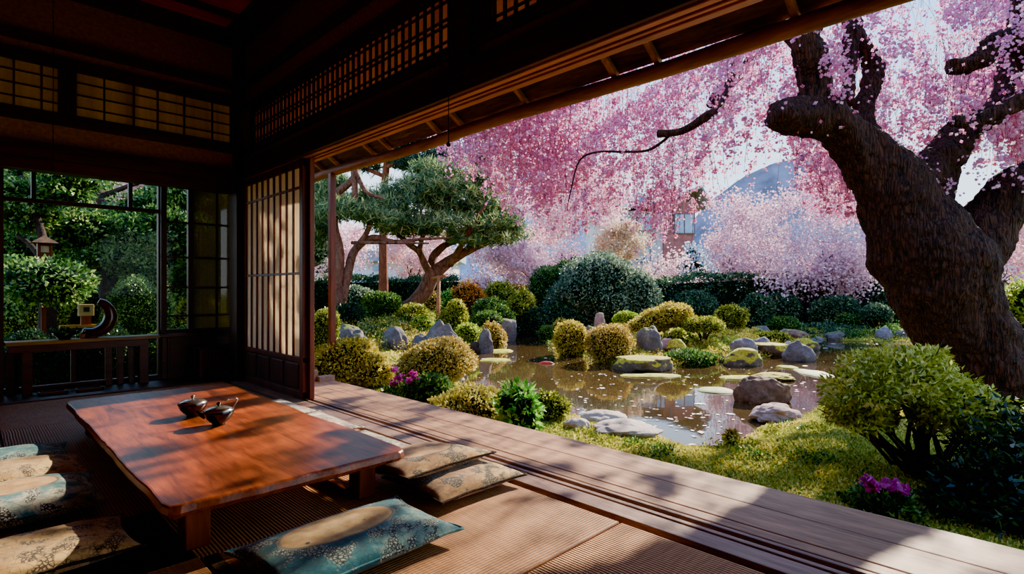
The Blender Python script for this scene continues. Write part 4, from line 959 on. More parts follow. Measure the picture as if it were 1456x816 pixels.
# ------------------------------------------------------------------ moss and grass carpets (nobody could count the blades)
def carpet(label, xr, yr, n, L, W, mats, cond, seed, up=1.):
    x = rng.uniform(*xr, n*3); y = rng.uniform(*yr, n*3); s = sdf(POND, x, y); k = cond(x, y, s); x, y = x[k][:n], y[k][:n]
    z = height(x, y); p = np.stack([x, y, z-.004], -1)
    patch = fbm(x*1.7+3, y*1.7)+rng.normal(size=len(x))*.25
    q = leaves(p, np.array([0, 0, up]), L, W, .75)
    return tag(quad_arrays(q, [M[mats[0]], M[mats[1]]], 'moss_carpet', (patch > .12).astype(int)), label, 'moss', kind='stuff')
carpet('yellow-green moss and grass carpet along the deck and the near shore', (2.92, 8.5), (-1.5, 5.8), 110000, .026, .012, ('grass_y', 'grass'), lambda x, y, s: (s > .02), 1)
carpet('grassy moss on the island and the far banks', (5, 19), (1, 19), 60000, .06, .028, ('grass_y', 'grass'), lambda x, y, s: (((s > .05) | (sdf(ISL, x, y) < -.1)) & (R2*(x+y) > 8) & (R2*(x+y) < 20) & (np.abs(x-y) < 1.0*(x+y))), 2)

def undergrowth(label, box, n, mats, cond, L, seed, rr=(.14, .42), name='undergrowth'):
    rs = np.random.default_rng(seed); Q = []; MI = []; k = 0
    while k < n:
        px = rs.uniform(box[0], box[1]); py = rs.uniform(box[2], box[3]); p = hit(px, py)
        s = sdf(POND, np.array([p.x]), np.array([p.y]))[0]; q = sdf(ISL, np.array([p.x]), np.array([p.y]))[0]
        if not cond(p, s, q): k += .25; continue
        w = rs.uniform(*rr); d = R2*(p.x+p.y); ls = max(L, d*.0045)
        e = ell_leaves(np.array(p), np.array([w, w, w*rs.uniform(.5, .9)]), int(60+w*w*900), ls, ls*.5, int(k*7), .15, depth=.25, zmin=-.1)
        Q.append(e); MI.append(np.full(len(e), int(np.clip((noise.noise(Vector((p.x*.7, p.y*.7, seed)))*1.2+.5+rs.normal()*.22)*len(mats), 0, len(mats)-1)))); k += 1
    return tag(quad_arrays(np.concatenate(Q), [M[m_] for m_ in mats], name, np.concatenate(MI)), label, 'undergrowth', kind='stuff')
undergrowth('mixed low undergrowth on the mound beneath the pines', (445, 800, 428, 500), 800, ('lf_yel', 'lf_yg', 'lf_green', 'lf_bronze', 'lf_deep', 'lf_lime'), lambda p, s, q: s > .15, .04, 3)
undergrowth('low mixed tufts and moss humps on the pond island', (770, 1165, 470, 522), 240, ('lf_yel', 'lf_lime', 'grass_y', 'lf_bronze', 'lf_green'), lambda p, s, q: q < -.15, .035, 4, (.08, .2))
undergrowth('dark low undergrowth along the far bank under the hedge', (780, 1320, 452, 480), 200, ('lf_green', 'lf_deep', 'lf_hedge'), lambda p, s, q: s > .1 and q > .2, .05, 5, (.15, .35))
undergrowth('small mixed weeds on the near bank by the pond', (560, 1180, 540, 660), 90, ('grass_y', 'lf_yg', 'grass', 'lf_green'), lambda p, s, q: s > .1 and p.x > 3.02, .03, 6, (.05, .12))
# ------------------------------------------------------------------ the great weeping cherry
DT = 6.1
def PP(px, py, d=DT): return P(px, py, d)
def limb(m, pts, wob=.12, n=14, sub=5):
    """pts: (px, py, width_px, depth) smoothed into a tube"""
    c = [np.array([*PP(a, b, d), w*d/F/2]) for a, b, w, d in pts]; out = []
    for i in range(len(c)-1):
        p0 = c[max(i-1, 0)]; p1 = c[i]; p2 = c[i+1]; p3 = c[min(i+2, len(c)-1)]
        for k in range(sub):
            t = k/sub; out.append(.5*((2*p1)+(p2-p0)*t+(2*p0-5*p1+4*p2-p3)*t*t+(3*p1-p0-3*p2+p3)*t**3))
    out.append(c[-1]); out = np.array(out)
    m.tube([Vector(o[:3]) for o in out], [max(.004, o[3]) for o in out], n, wob); return out
root = on(1438, DT); root.z -= .05
CH = empty('weeping_cherry', root, 'huge old weeping cherry with a gnarled leaning trunk and pink blossom curtains', 'tree')
m = MB()
limb(m, [(1462, 640, 190, DT), (1436, 590, 140, DT), (1408, 540, 112, DT), (1383, 490, 110, DT), (1352, 445, 116, DT), (1330, 390, 138, DT), (1303, 340, 128, DT), (1280, 295, 104, DT), (1258, 255, 88, DT), (1224, 214, 68, DT-.05), (1190, 180, 58, DT-.15), (1160, 168, 54, DT-.25), (1122, 164, 46, DT-.35), (1098, 162, 32, DT-.4)], .18, 20)
limb(m, [(1190, 178, 50, DT-.15), (1164, 150, 52, DT-.2), (1158, 118, 44, DT-.2), (1152, 84, 46, DT-.25), (1146, 50, 38, DT-.3), (1160, 10, 34, DT-.2), (1180, -50, 30, DT), (1230, -140, 20, DT)], .2)
limb(m, [(1352, 395, 100, DT+.1), (1385, 350, 78, DT+.1), (1415, 305, 66, DT+.1), (1438, 272, 60, DT+.05), (1475, 250, 54, DT), (1530, 215, 48, DT-.1), (1560, 130, 40, DT-.2), (1590, 20, 30, DT-.3)], .18, 16)
limb(m, [(1290, 285, 70, DT), (1320, 240, 48, DT+.25), (1352, 212, 50, DT+.4), (1376, 180, 42, DT+.5), (1408, 165, 32, DT+.6), (1426, 135, 28, DT+.7), (1436, 90, 26, DT+.8), (1446, 20, 22, DT+.9), (1460, -80, 16, DT+1)], .2)
limb(m, [(1310, 300, 60, DT+.3), (1336, 262, 40, DT+.5), (1346, 240, 34, DT+.6)], .2)
limb(m, [(1250, 230, 40, DT+.2), (1226, 165, 28, DT+.5), (1244, 100, 26, DT+.7), (1222, 60, 22, DT+.8), (1208, 20, 22, DT+.9), (1226, -60, 16, DT+1)], .25)
limb(m, [(1204, 150, 18, DT+.4), (1210, 60, 20, DT+.6), (1216, 30, 20, DT+.7)], .2)
limb(m, [(1536, 180, 40, DT-.2), (1460, 70, 34, DT-.25), (1425, 58, 30, DT-.2), (1398, 82, 26, DT-.2), (1372, 92, 24, DT-.15), (1350, 92, 22, DT-.15)], .2)
limb(m, [(1540, 100, 34, DT-.5), (1440, 150, 22, DT-.5), (1386, 172, 16, DT-.45), (1352, 172, 14, DT-.4)], .2)
tr = m.build('trunk', M['bark'], CH, smooth=True)
rm = tr.modifiers.new('remesh', 'REMESH'); rm.mode = 'VOXEL'; rm.voxel_size = .022; rm.use_smooth_shade = True
tx = bpy.data.textures.new('bark_clumps', 'CLOUDS'); tx.noise_scale = .16; tx.noise_depth = 3
sm = tr.modifiers.new('smooth', 'SMOOTH'); sm.iterations = 3; sm.factor = .5
dm = tr.modifiers.new('bark', 'DISPLACE'); dm.texture = tx; dm.strength = .07; dm.mid_level = .5; dm.texture_coords = 'LOCAL'
tx2 = bpy.data.textures.new('bark_ridges', 'VORONOI'); tx2.noise_scale = .06; dm2 = tr.modifiers.new('ridges', 'DISPLACE'); dm2.texture = tx2; dm2.strength = .03; dm2.mid_level = .4; dm2.texture_coords = 'LOCAL'
# thinner boughs that carry the curtains
m = MB()
boughs = [[(1060, -60, 9, 8.4), (1052, 40, 9, 8.1), (1040, 110, 9, 7.6), (1024, 150, 10, 7.0), (1005, 165, 12, 6.7), (970, 186, 11, 6.9), (936, 190, 12, 7.1)],
          [(1152, 84, 20, 5.9), (1090, 20, 18, 6.4), (1020, -20, 16, 7.0), (940, -40, 14, 7.6), (860, -20, 11, 8.3), (780, 40, 9, 9.), (700, 100, 6, 9.6)],
          [(952, 192, 4, 7.05), (941, 202, 4, 7.2), (920, 214, 4, 7.4), (887, 216, 3.4, 7.7), (850, 216, 3, 7.7), (824, 228, 2.6, 7.7), (812, 270, 2, 7.7), (806, 300, 1.2, 7.7)],
          [(1210, 30, 20, 7.), (1180, -80, 16, 7.6), (1100, -150, 14, 8.2), (1000, -170, 12, 8.8), (900, -140, 10, 9.3), (800, -80, 8, 9.8), (720, -10, 6, 10.2)],
          [(1010, 150, 13, 8.2), (1024, 128, 15, 8.3), (1050, 110, 12, 8.4), (1080, 60, 12, 8.5), (1130, 0, 14, 8.4)],
          [(1446, 20, 20, 7.), (1500, -90, 16, 7.4), (1560, -160, 12, 7.8)], [(1180, -50, 18, 6.1), (1240, -160, 14, 5.6), (1320, -220, 10, 5.3)],
          [(1560, 130, 26, 5.9), (1500, 20, 18, 5.5), (1420, -60, 14, 5.2), (1340, -100, 10, 5.0)]]
for b in boughs: limb(m, b, .2, 8, 4)
m.build('boughs', M['bark'], CH, smooth=True)
# hanging curtains
env_x = [600, 640, 700, 760, 830, 880, 930, 1000, 1050, 1085, 1110, 1150, 1200, 1250, 1300, 1360, 1420, 1456, 1600]
env_y = [150, 235, 280, 345, 350, 325, 370, 315, 275, 262, 272, 310, 330, 340, 250, 225, 260, 310, 330]
keepall = []; seg = []; fl = []; fz = []; flr = []
for g_ in range(1250):
    gpx = rng.uniform(612, 1560); gd = 5.3+4.6*rng.beta(1.2, 1.1) if gpx > 1000 else (10.3+2.3*rng.uniform() if rng.uniform() < .4 else 8.2+2.6*rng.uniform())
    eb = np.interp(gpx, env_x, env_y); gbot = eb-(1-rng.uniform()**.55)*rng.uniform(60, 330); glen = rng.uniform(80, 240); deepg = rng.uniform() < .5
    dens = .85+.4*math.sin(gpx*.021+gd*1.7)*math.sin(gpx*.057+1)+.3*math.sin(gpx*.13)
    if rng.uniform() > dens: continue
    for i in range(int(rng.integers(3, 8))):
        px = gpx+rng.normal()*20; d = max(5.2, gd+rng.normal()*.2); bottom = gbot-abs(rng.normal())*40; top = bottom-glen*rng.uniform(.7, 1.2)
        if px < 608: continue
        if px < 760: top = max(top, -160)
        if 1045 < px < 1118 and bottom > 190 and rng.uniform() < .6: continue
        if 1260 < px < 1340 and bottom > 60 and rng.uniform() < .6: continue
        if 1300 < px < 1440 and bottom > 250: continue
        if px > 1180 and bottom > 200 and d < 6.6: d = rng.uniform(6.7, 9.5)
        a = P(px, top, d); b = P(px, bottom, d); L = (a-b).length
        if b.x < 3.55: continue
        n = max(3, int(L/.16)); sway = rng.normal(size=2)*.05; ph = rng.uniform(0, 6.28); pts = []; arch = rng.normal(size=2)*.28
        for j in range(n+1):
            t_ = j/n; q = a.lerp(b, t_); g = (1-t_)**2
            pts.append(q+Vector((arch[0]*g+sway[0]*math.sin(t_*4+ph), arch[1]*g+sway[1]*math.cos(t_*3+ph), -.10*g*g)))
        kx = pts[n//2].z/sun_dir.z; rx = pts[n//2].x-kx*sun_dir.x
        if rng.uniform() < (.12 if -1.2 < rx < 3 else .75): seg.append(pts)
        pa = np.array(pts)
        nc = max(2, int(L*rng.uniform(8, 13))); tt = np.sort(rng.uniform(0, 1, nc)**.8)*n*.999; j = tt.astype(int); f = (tt-j)[:, None]
        cc = pa[j]*(1-f)+pa[j+1]*f+rng.normal(size=(nc, 3))*.02
        cnt = rng.integers(2, 10 if bottom < 200 else 8, nc); pos = np.repeat(cc, cnt, 0); ts_ = (tt/n)[:, None].repeat(3, 1).repeat(cnt, 0) if True else 0
        pos = pos+rng.normal(size=pos.shape)*np.array([.042, .042, .034])*(1.15-.65*ts_)
        fl.append(pos); fz.append(np.full(len(pos), .043)); flr.append(np.full(len(pos), 1. if (deepg and bottom > 150) else 0.))
# clusters of blossom along the boughs and limbs
for (px, py, d, r, n) in [(1250, 60, 6.6, .42, 700), (1310, 20, 6.2, .5, 900), (1390, 30, 6.0, .5, 900), (1440, 120, 5.7, .45, 800), (1450, 170, 5.6, .40, 700), (1405, 200, 5.7, .28, 420), (1395, 150, 6.2, .3, 300), (1370, 240, 5.9, .2, 200), (1290, 205, 6.1, .22, 200), (1270, 175, 6.2, .2, 180), (1250, 205, 6.0, .14, 120),
                          (1180, 30, 6.6, .42, 600), (1080, 60, 7.2, .5, 700), (980, 40, 7.6, .5, 800), (900, 80, 8., .5, 800), (820, 130, 8.6, .5, 700), (760, 170, 9., .5, 600), (700, 190, 9.3, .4, 450), (650, 210, 9.5, .3, 300), (1040, 110, 8.2, .4, 500), (1020, 40, 6.6, .35, 450), (940, 120, 7.4, .35, 450), (1440, 30, 6.6, .6, 800), (1230, 110, 7., .3, 300), (1330, 150, 7.4, .4, 350), (860, 180, 8.4, .35, 300), (1360, 60, 6.8, .4, 400), (1100, 30, 6.2, .3, 350), (1060, 90, 6.6, .3, 350), (1030, 60, 6.8, .35, 400), (1330, 110, 5.9, .2, 260), (1260, 20, 5.8, .3, 400), (1300, 60, 6.0, .22, 260), (1400, 30, 5.6, .3, 420), (1450, 60, 5.4, .3, 420), (1425, 120, 5.5, .2, 260), (1385, 215, 5.6, .14, 160), (1440, 205, 5.5, .22, 260), (1250, 150, 5.9, .12, 120), (1180, 100, 6.4, .2, 200)]:
    c = np.array(P(px, py, d)); k = 16; cc = c+rng.normal(size=(k, 3))*r*.6
    pos = np.concatenate([cc[i]+rng.normal(size=(n//k, 3))*(.05+r*.10) for i in range(k)]); pos = pos[pos[:, 0] > 3.5]; keepall.append((len(pos), 1000 < px < 1115))
    fl.append(pos); fz.append(np.full(len(pos), .038)); flr.append(np.zeros(len(pos)))
nst = sum(len(a) for a in fl)-sum(a for a, b in keepall); exempt = np.concatenate([np.zeros(nst, bool)]+[np.full(a, b) for a, b in keepall])
fl = np.concatenate(fl); fz = np.concatenate(fz); flr = np.concatenate(flr)
# gaps in the canopy where the sun comes through to the room
k = fl[:, 2]/sun_dir.z; lx = fl[:, 0]-k*sun_dir.x; ly = fl[:, 1]-k*sun_dir.y
gap = np.array([noise.noise(Vector((x*2.3, y*4.6, .5)))+.55*noise.noise(Vector((x*5.5, y*10.5, 3.5))) for x, y in zip(lx, ly)])
inroom = (lx > -1.2) & (lx < 3.0) & (ly > -1.) & (ly < 5.4)
lawn = (lx >= 3.0) & (lx < 9.5) & (ly > -1.) & (ly < 9.)
keep = exempt | (~inroom & ~lawn) | (inroom & (gap > .30)) | (lawn & (gap > .12)) | (rng.uniform(size=len(fl)) < .04)
fl, fz, flr = fl[keep], fz[keep], flr[keep]
q = flowers(fl, fz); mi = np.repeat(flr, 2)
quad_arrays(q, [M['pink'], M['pink_deep']], 'blossoms', mi, parent=CH)
print('weeping blossoms', len(q))
Q = []
for pts in seg:
    pa = np.array(pts); a, b = pa[:-1], pa[1:]
    for off in (np.array([.0018, -.0018, 0]),): Q.append(np.stack([a-off, a+off, b+off, b-off], 1))
quad_arrays(np.concatenate(Q), M['twig'], 'hanging_twigs', parent=CH)

# ------------------------------------------------------------------ other trees
def grow(p, dv, ln, r, lv, m, tips, spread=.6, up=.25, n=3, rs=None):
    dv = dv.normalized(); pts = [p]; rad = [r]; k = 4
    for i in range(k):
        dv = (dv+Vector(rs.normal(size=3)*.16)+Vector((0, 0, up*.12))).normalized(); pts.append(pts[-1]+dv*ln/k); rad.append(r*(1-.45*(i+1)/k))
    m.tube(pts, rad, 7 if lv > 1 else 5, .1)
    if lv <= 1: tips.append(np.array(pts[2]))
    if lv == 0: tips.append(np.array(pts[-1])); return
    for i in range(n):
        dd = (dv+Vector(rs.normal(size=3)*spread)).normalized(); dd.z = dd.z*.8+up*.3
        grow(pts[-1] if i else pts[-2], dd, ln*rs.uniform(.62, .85), r*.55, lv-1, m, tips, spread, up, n, rs)
def blossom_tree(label, px, pb, d, hgt, r, mat, n, fs, seed, crown=None, lv=3, sig=.35, spread=.65, trunk_frac=.3, lean=(0, 0), up=.25, name='cherry_tree'):
    rs = np.random.default_rng(seed); p = on(px, d); p.z -= .05
    T = empty(name, p, label, 'tree', 'pale cherry trees behind the pond' if 'blossom' in label else None); m = MB(); tips = []
    nf = 3
    for i in range(nf):
        dv = Vector((rs.normal()*.35+lean[0], rs.normal()*.35+lean[1], 1)); grow(p+Vector((rs.normal()*.04, rs.normal()*.04, 0)), dv, hgt*trunk_frac, r, lv, m, tips, spread, up, 3, rs)
    m.build('trunk', M['bark_dk'], T, smooth=True)
    tips = np.array(tips); c = tips[rs.integers(0, len(tips), n)]+rs.normal(size=(n, 3))*np.array([sig, sig, sig*.75])
    if crown:
        cc = np.array(P(crown[0], crown[1], d)); rr = np.array([crown[2]*d/F/2, crown[2]*d/F/2, crown[3]*d/F/2]); K = 34
        sc = cc+unit(rs.normal(size=(K, 3)))*rr*(rs.uniform(.25, 1., K)**.6*.86)[:, None]; wt = rs.integers(0, K, n)
        c2 = sc[wt]+rs.normal(size=(n, 3))*(rr*.13)*rs.uniform(.6, 1.5, K)[wt][:, None]; h = n*2//3; c = np.concatenate([c[:n-h], c2[:h]])
        c = c[c[:, 2] > p.z+.35]
    if n: quad_arrays(flowers(c, fs), M[mat], 'blossoms', parent=T)
    return T
blossom_tree('pale pink blossom tree with a dark forked trunk left of the house', 802, 392, 25, 4.2, .17, 'pale', 11000, .10, 1, (815, 285, 190, 130))
blossom_tree('broad mauve-white blossom tree over the right end of the hedge', 1150, 452, 19.5, 3.9, .14, 'pale_mauve', 15000, .08, 2, (1128, 345, 240, 175))
blossom_tree('second mauve-white blossom tree, just left of the broad one', 1055, 430, 22.5, 3.8, .12, 'pale_mauve', 10000, .085, 12, (1058, 340, 150, 160))
blossom_tree('slender dark-stemmed blossom tree by the brownish hedge', 770, 440, 22.5, 3.3, .07, 'pale', 6000, .09, 3, (742, 370, 90, 70), lv=2)
blossom_tree('thin dark sapling with few blossoms near the flame-leaved shrub', 690, 430, 23, 2.6, .06, 'pale', 3500, .09, 4, (690, 350, 80, 60), lv=2)
blossom_tree('pale pink blossom tree behind the brownish low hedge', 735, 400, 29, 4.6, .12, 'pale', 14000, .11, 31, (735, 318, 200, 130))
blossom_tree('cream white blossom tree in front of the house', 890, 400, 27, 3.2, .08, 'cream_bl', 9000, .10, 5, (885, 350, 90, 90), lv=2)
blossom_tree('pale blossom tree far behind the pine trunks', 590, 395, 34, 4.4, .12, 'pale', 12000, .13, 6, (590, 345, 150, 90))
blossom_tree('pale blossom tree far behind the veranda post', 470, 395, 34, 4.4, .12, 'pale', 8000, .13, 7, (480, 350, 110, 90))
blossom_tree('pink blossom tree beyond the great trunk at the photo edge', 1450, 440, 16, 3.4, .1, 'pale', 9000, .075, 8, (1450, 345, 110, 130))
blossom_tree('rosy blossom tree between the mauve tree and the great trunk', 1215, 430, 24, 4.6, .12, 'pink_deep', 12000, .085, 9, (1185, 262, 130, 120))
blossom_tree('pink blossom tree behind the house side', 950, 400, 29, 4.5, .1, 'pale', 5000, .11, 10, (865, 270, 120, 100), lv=2)

# pines
def pads(root, cl, d0, mat, n_each, blade, seed):
    rs = np.random.default_rng(seed); Q = []
    for (px, py, wp, hp, dz) in cl:
        d = d0+dz; c = np.array(P(px, py, d)); w = wp*d/F/2; h = hp*d/F/2
        n = int(n_each*wp*hp/6000); nd = unit(rs.normal(size=(n, 3))); k = rs.uniform(size=n)**.33
        p = c+nd*np.array([w, w, h])*(k*lump(nd, int(px), .16))[:, None]*np.array([1, 1, .8])
        for b in range(9):
            di = unit(rs.normal(size=(n, 3))*.8+np.array([0, 0, .55])); sd = unit(np.cross(di, rs.normal(size=(n, 3))))*blade*.07; L = blade*rs.uniform(.7, 1.2, n)[:, None]
            Q.append(np.stack([p-sd, p+sd, p+di*L+sd*.4, p+di*L-sd*.4], 1))
    return quad_arrays(np.concatenate(Q), M[mat], 'needles', parent=root)
p = on(570, 15.); PN = empty('leaning_pine', p, 'leaning Japanese pine with layered needle pads and a twisting trunk', 'tree'); m = MB()
def L15(pts, n=10): limb(m, [(a, b, c, 15.+e) for a, b, c, e in pts], .15, n, 4)
L15([(556, 466, 30, 0), (566, 448, 26, 0), (590, 430, 22, 0), (606, 410, 22, 0), (614, 392, 22, 0), (632, 376, 17, .1), (655, 362, 13, .2), (676, 352, 10, .3), (700, 342, 7, .4)], 14)
L15([(614, 392, 14, 0), (604, 375, 11, -.2), (596, 358, 9, -.3), (582, 348, 8, -.4), (572, 338, 7, -.5)]); L15([(612, 390, 14, 0), (616, 366, 12, .2), (628, 352, 10, .3), (640, 346, 8, .4), (665, 338, 7, .5)])
L15([(596, 358, 8, -.3), (600, 340, 7, -.2), (612, 310, 6, 0), (622, 280, 5, 0)]); L15([(640, 376, 10, .1), (655, 350, 8, -.4), (672, 320, 6, -.6), (690, 290, 5, -.6)]); L15([(655, 362, 8, .2), (690, 330, 6, .6), (715, 318, 5, .8)])
L15([(600, 358, 6, -.3), (560, 330, 5, -.5), (530, 300, 5, -.6)])
m.build('trunk', M['bark_pine'], PN, smooth=True)
pads(PN, [(560, 300, 120, 50, -.4), (600, 270, 130, 50, 0), (650, 285, 120, 56, .2), (700, 305, 80, 50, .4), (640, 320, 130, 36, -.3), (690, 338, 100, 26, .3), (580, 325, 90, 26, -.6), (640, 252, 110, 40, .3), (690, 262, 70, 50, .5), (610, 240, 60, 24, .3), (720, 330, 60, 40, .5), (530, 285, 80, 36, -.3), (668, 342, 70, 16, -.4)], 15., 'needle', 620, .17, 3)
p = on(545, 17.5); PB2 = empty('red_pine', p, 'straight red-barked pine trunk standing behind the leaning pine', 'tree'); m = MB()
limb(m, [(543, 448, 15, 17.5), (545, 420, 14, 17.5), (545, 380, 13, 17.5), (545, 330, 12, 17.5), (544, 290, 11, 17.5), (548, 250, 10, 17.5), (552, 200, 8, 17.5), (548, 150, 6, 17.5)], .08, 10, 4)
limb(m, [(545, 240, 7, 17.5), (580, 225, 5, 17.3), (620, 226, 3, 17.3)], .1, 6, 3); limb(m, [(545, 250, 7, 17.5), (520, 240, 5, 17.8), (500, 230, 3, 18)], .1, 6, 3)
m.build('trunk', M['bark_red'], PB2, smooth=True); pads(PB2, [(585, 232, 90, 30, 0), (630, 222, 60, 24, 0), (540, 214, 90, 30, .3), (600, 200, 90, 30, 0), (505, 236, 60, 20, .3), (555, 165, 100, 40, 0), (690, 230, 60, 30, .8)], 17.5, 'needle_d', 700, .22, 4)
p = on(484, 13.); PC = empty('old_pine', p, 'old pine with a thick dark trunk right beside the veranda post', 'tree'); m = MB()
limb(m, [(478, 474, 28, 13), (482, 440, 20, 13), (480, 400, 17, 13), (482, 360, 15, 13), (474, 320, 14, 13), (476, 280, 12, 13), (504, 250, 9, 13), (504, 200, 7, 13)], .15, 10, 4)
limb(m, [(486, 430, 14, 13), (494, 390, 13, 13.1), (505, 355, 12, 13.2), (530, 338, 10, 13.3), (560, 344, 7, 13.4), (600, 340, 5, 13.5), (640, 338, 3, 13.6)], .15, 8, 4); limb(m, [(505, 352, 8, 13.2), (522, 330, 8, 13.2), (530, 300, 6, 13.3)], .15, 8, 4); limb(m, [(500, 345, 6, 13.2), (560, 345, 5, 13.0), (610, 346, 3, 13.)], .1, 6, 4)
limb(m, [(502, 300, 8, 13), (505, 270, 9, 13), (503, 240, 8, 13.), (520, 272, 6, 13), (545, 282, 4, 13)], .1, 8, 4)
m.build('trunk', M['bark_pine'], PC, smooth=True); pads(PC, [(500, 300, 80, 36, 0), (540, 310, 80, 30, .3), (470, 290, 50, 40, .3), (480, 260, 40, 30, .5), (450, 330, 40, 60, .8), (455, 280, 40, 60, .6)], 13., 'needle', 620, .15, 5)
p = on(623, 14.2); m = MB(); m.tube([p+Vector((0, 0, -.1)), p+Vector((.0, .0, .6)), Vector(P(624, 392, 14.4))], [.055, .05, .045], 10); m.tube([Vector(P(614, 396, 14.5)), Vector(P(634, 392, 14.4))], .04, 8)
tag(m.build('prop_post', M['rafter'], smooth=True), 'weathered wooden prop post supporting the leaning pine', 'post')

# ------------------------------------------------------------------ near shrubs at the deck edge on the right
p = hit(1312, 676); SH = empty('stemmed_shrub', p, 'rounded shrub on bare twisting stems at the foot of the great cherry', 'shrub'); dS = R2*(p.x+p.y)
lum = [(1285, 548, 85, 45, 0), (1225, 565, 55, 40, -.05), (1335, 570, 75, 42, 0), (1385, 585, 55, 34, .05), (1255, 530, 55, 34, .1), (1310, 525, 45, 30, .1), (1215, 590, 38, 26, -.1), (1345, 592, 44, 22, -.1), (1240, 590, 36, 20, .15)]
Q = []
for i, (a, b, wx, hy, dz) in enumerate(lum):
    d = dS+dz; rr = np.array([wx*d/F, wx*d/F*.85, hy*d/F]); Q.append(ell_leaves(np.array(P(a, b, d)), rr, 1500, .042, .018, i, .16, depth=.28, zmin=-.55, spread=1.)); Q.append(ell_leaves(np.array(P(a, b, d)), rr*.7, 260, .038, .017, i, .16, depth=.3, zmin=-1, spread=1.))
quad_arrays(np.concatenate(Q), M['lf_shrub'], 'foliage', parent=SH)
m = MB(); rs = np.random.default_rng(5)
for i, (a, b, wx, hy, dz) in enumerate(lum*2):
    e = np.array(P(a+rs.uniform(-.4, .4)*wx, b+rs.uniform(-.2, .5)*hy, dS+dz)); s0 = np.array(p)+np.array([rs.normal()*.05, rs.normal()*.05, -.03]); mid = s0*.55+e*.45+rs.normal(size=3)*.05-np.array([0, 0, .02])
    q1 = s0*.8+e*.2+rs.normal(size=3)*.02+np.array([0, 0, .04]); m.tube([s0, q1, mid, e], [.024, .02, .014, .006], 7, .2)
    for k in range(3):
        e2 = e+rs.normal(size=3)*.12+np.array([0, 0, .05]); m.tube([mid*.5+e*.5, e2], [.008, .003], 5)
m.build('stems', M['bark_wood'], SH, smooth=True)
p = on(1400, 3.15); DS = empty('dark_shrub', p, 'dark long-leaved evergreen shrub in the shade at the deck edge', 'shrub'); Q = []
for i, (a, b, wx, hy, d) in enumerate([(1430, 640, 80, 60, 3.2), (1385, 690, 60, 40, 3.1), (1460, 690, 90, 70, 3.0), (1355, 722, 50, 24, 3.05), (1410, 725, 70, 36, 2.95), (1480, 620, 80, 50, 3.4), (1440, 760, 60, 30, 2.85)]):
    rr = np.array([wx*d/F, wx*d/F*.8, hy*d/F]); c = np.array(P(a, b, d)); Q.append(ell_leaves(c, rr, 900, .062, .02, i, .16, depth=.3, zmin=-1, spread=1.)); Q.append(ell_leaves(c, rr*.6, 260, .06, .02, i, .1, depth=.3, zmin=-1, spread=1.))
Q = np.concatenate(Q); Q = Q[(Q[:, :, 0].min(1) > 2.93)]
quad_arrays(Q, M['lf_night'], 'foliage', parent=DS)
m = MB()
for i in range(14):
    e = np.array(P(rng.uniform(1310, 1470), rng.uniform(620, 720), 3.15)); m.tube([p+Vector((0, 0, -.03)), (np.array(p)+e)/2+rng.normal(size=3)*.04, e], [.014, .01, .005], 6)
m.build('stems', M['bark_wood'], DS, smooth=True)
B_('sunlit_shrub', 'bright yellow-green shrub beside the right foot of the great trunk', 'shrub', 1462, 545, 90, 150, 'lf_lime', .06, d=7.6, amp=.16)
m = []
for i, (a, b, wx, hy, d) in enumerate([(1240, 728, 40, 10, 3.05), (1290, 738, 50, 12, 2.98), (1340, 752, 60, 14, 2.95), (1210, 716, 30, 10, 3.2)]):
    m.append(ell_leaves(np.array(P(a, b, d)), np.array([wx*d/F, wx*d/F*.5, hy*d/F]), 420, .04, .02, i, .15, depth=.4, zmin=-1))
Q = np.concatenate(m); Q = Q[(Q[:, :, 0].min(1) > 2.92)]
tag(quad_arrays(Q, M['lf_green'], 'ground_ivy'), 'low leafy ground cover along the deck edge under the dark shrub', 'ground cover', kind='stuff')

# ------------------------------------------------------------------ side garden seen through the alcove window
def leafy_tree(name, label, px, pb, d, trunk, crowns, lf, n, L, r=.1, bk='bark_dk', group=None):
    p = on(px, d); T = empty(name, p, label, 'tree', group); m = MB()
    for tpts in trunk: limb(m, [(a, b, c, d+e) for a, b, c, e in tpts], .15, 9, 4)
    m.build('trunk', M[bk], T, smooth=True); Q = []; MI = []
    for i, (a, b, wx, hy, dz) in enumerate(crowns):
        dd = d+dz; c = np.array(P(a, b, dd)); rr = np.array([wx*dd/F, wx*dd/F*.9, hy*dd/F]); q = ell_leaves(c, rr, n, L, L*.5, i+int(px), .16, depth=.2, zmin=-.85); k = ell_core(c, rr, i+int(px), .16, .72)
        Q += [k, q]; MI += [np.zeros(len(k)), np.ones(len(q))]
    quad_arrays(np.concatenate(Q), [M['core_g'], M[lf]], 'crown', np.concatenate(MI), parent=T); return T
leafy_tree('camellia_tree', 'round glossy camellia tree in the middle of the window view', 150, 470, 10.5, [[(152, 480, 14, 0), (150, 440, 12, 0), (146, 400, 12, 0), (140, 370, 9, 0)], [(150, 415, 9, 0), (170, 390, 7, 0), (190, 375, 5, 0)], [(146, 400, 8, 0), (120, 378, 6, 0), (100, 370, 4, 0)], [(158, 430, 8, .1), (180, 400, 7, .1), (196, 380, 4, .1)]],
           [(140, 330, 52, 30, 0), (105, 345, 38, 30, .1), (180, 345, 34, 30, 0), (160, 365, 55, 22, -.1), (198, 385, 26, 22, 0), (125, 312, 40, 18, .1), (205, 370, 22, 20, .1)], 'lf_cam', 2600, .085)
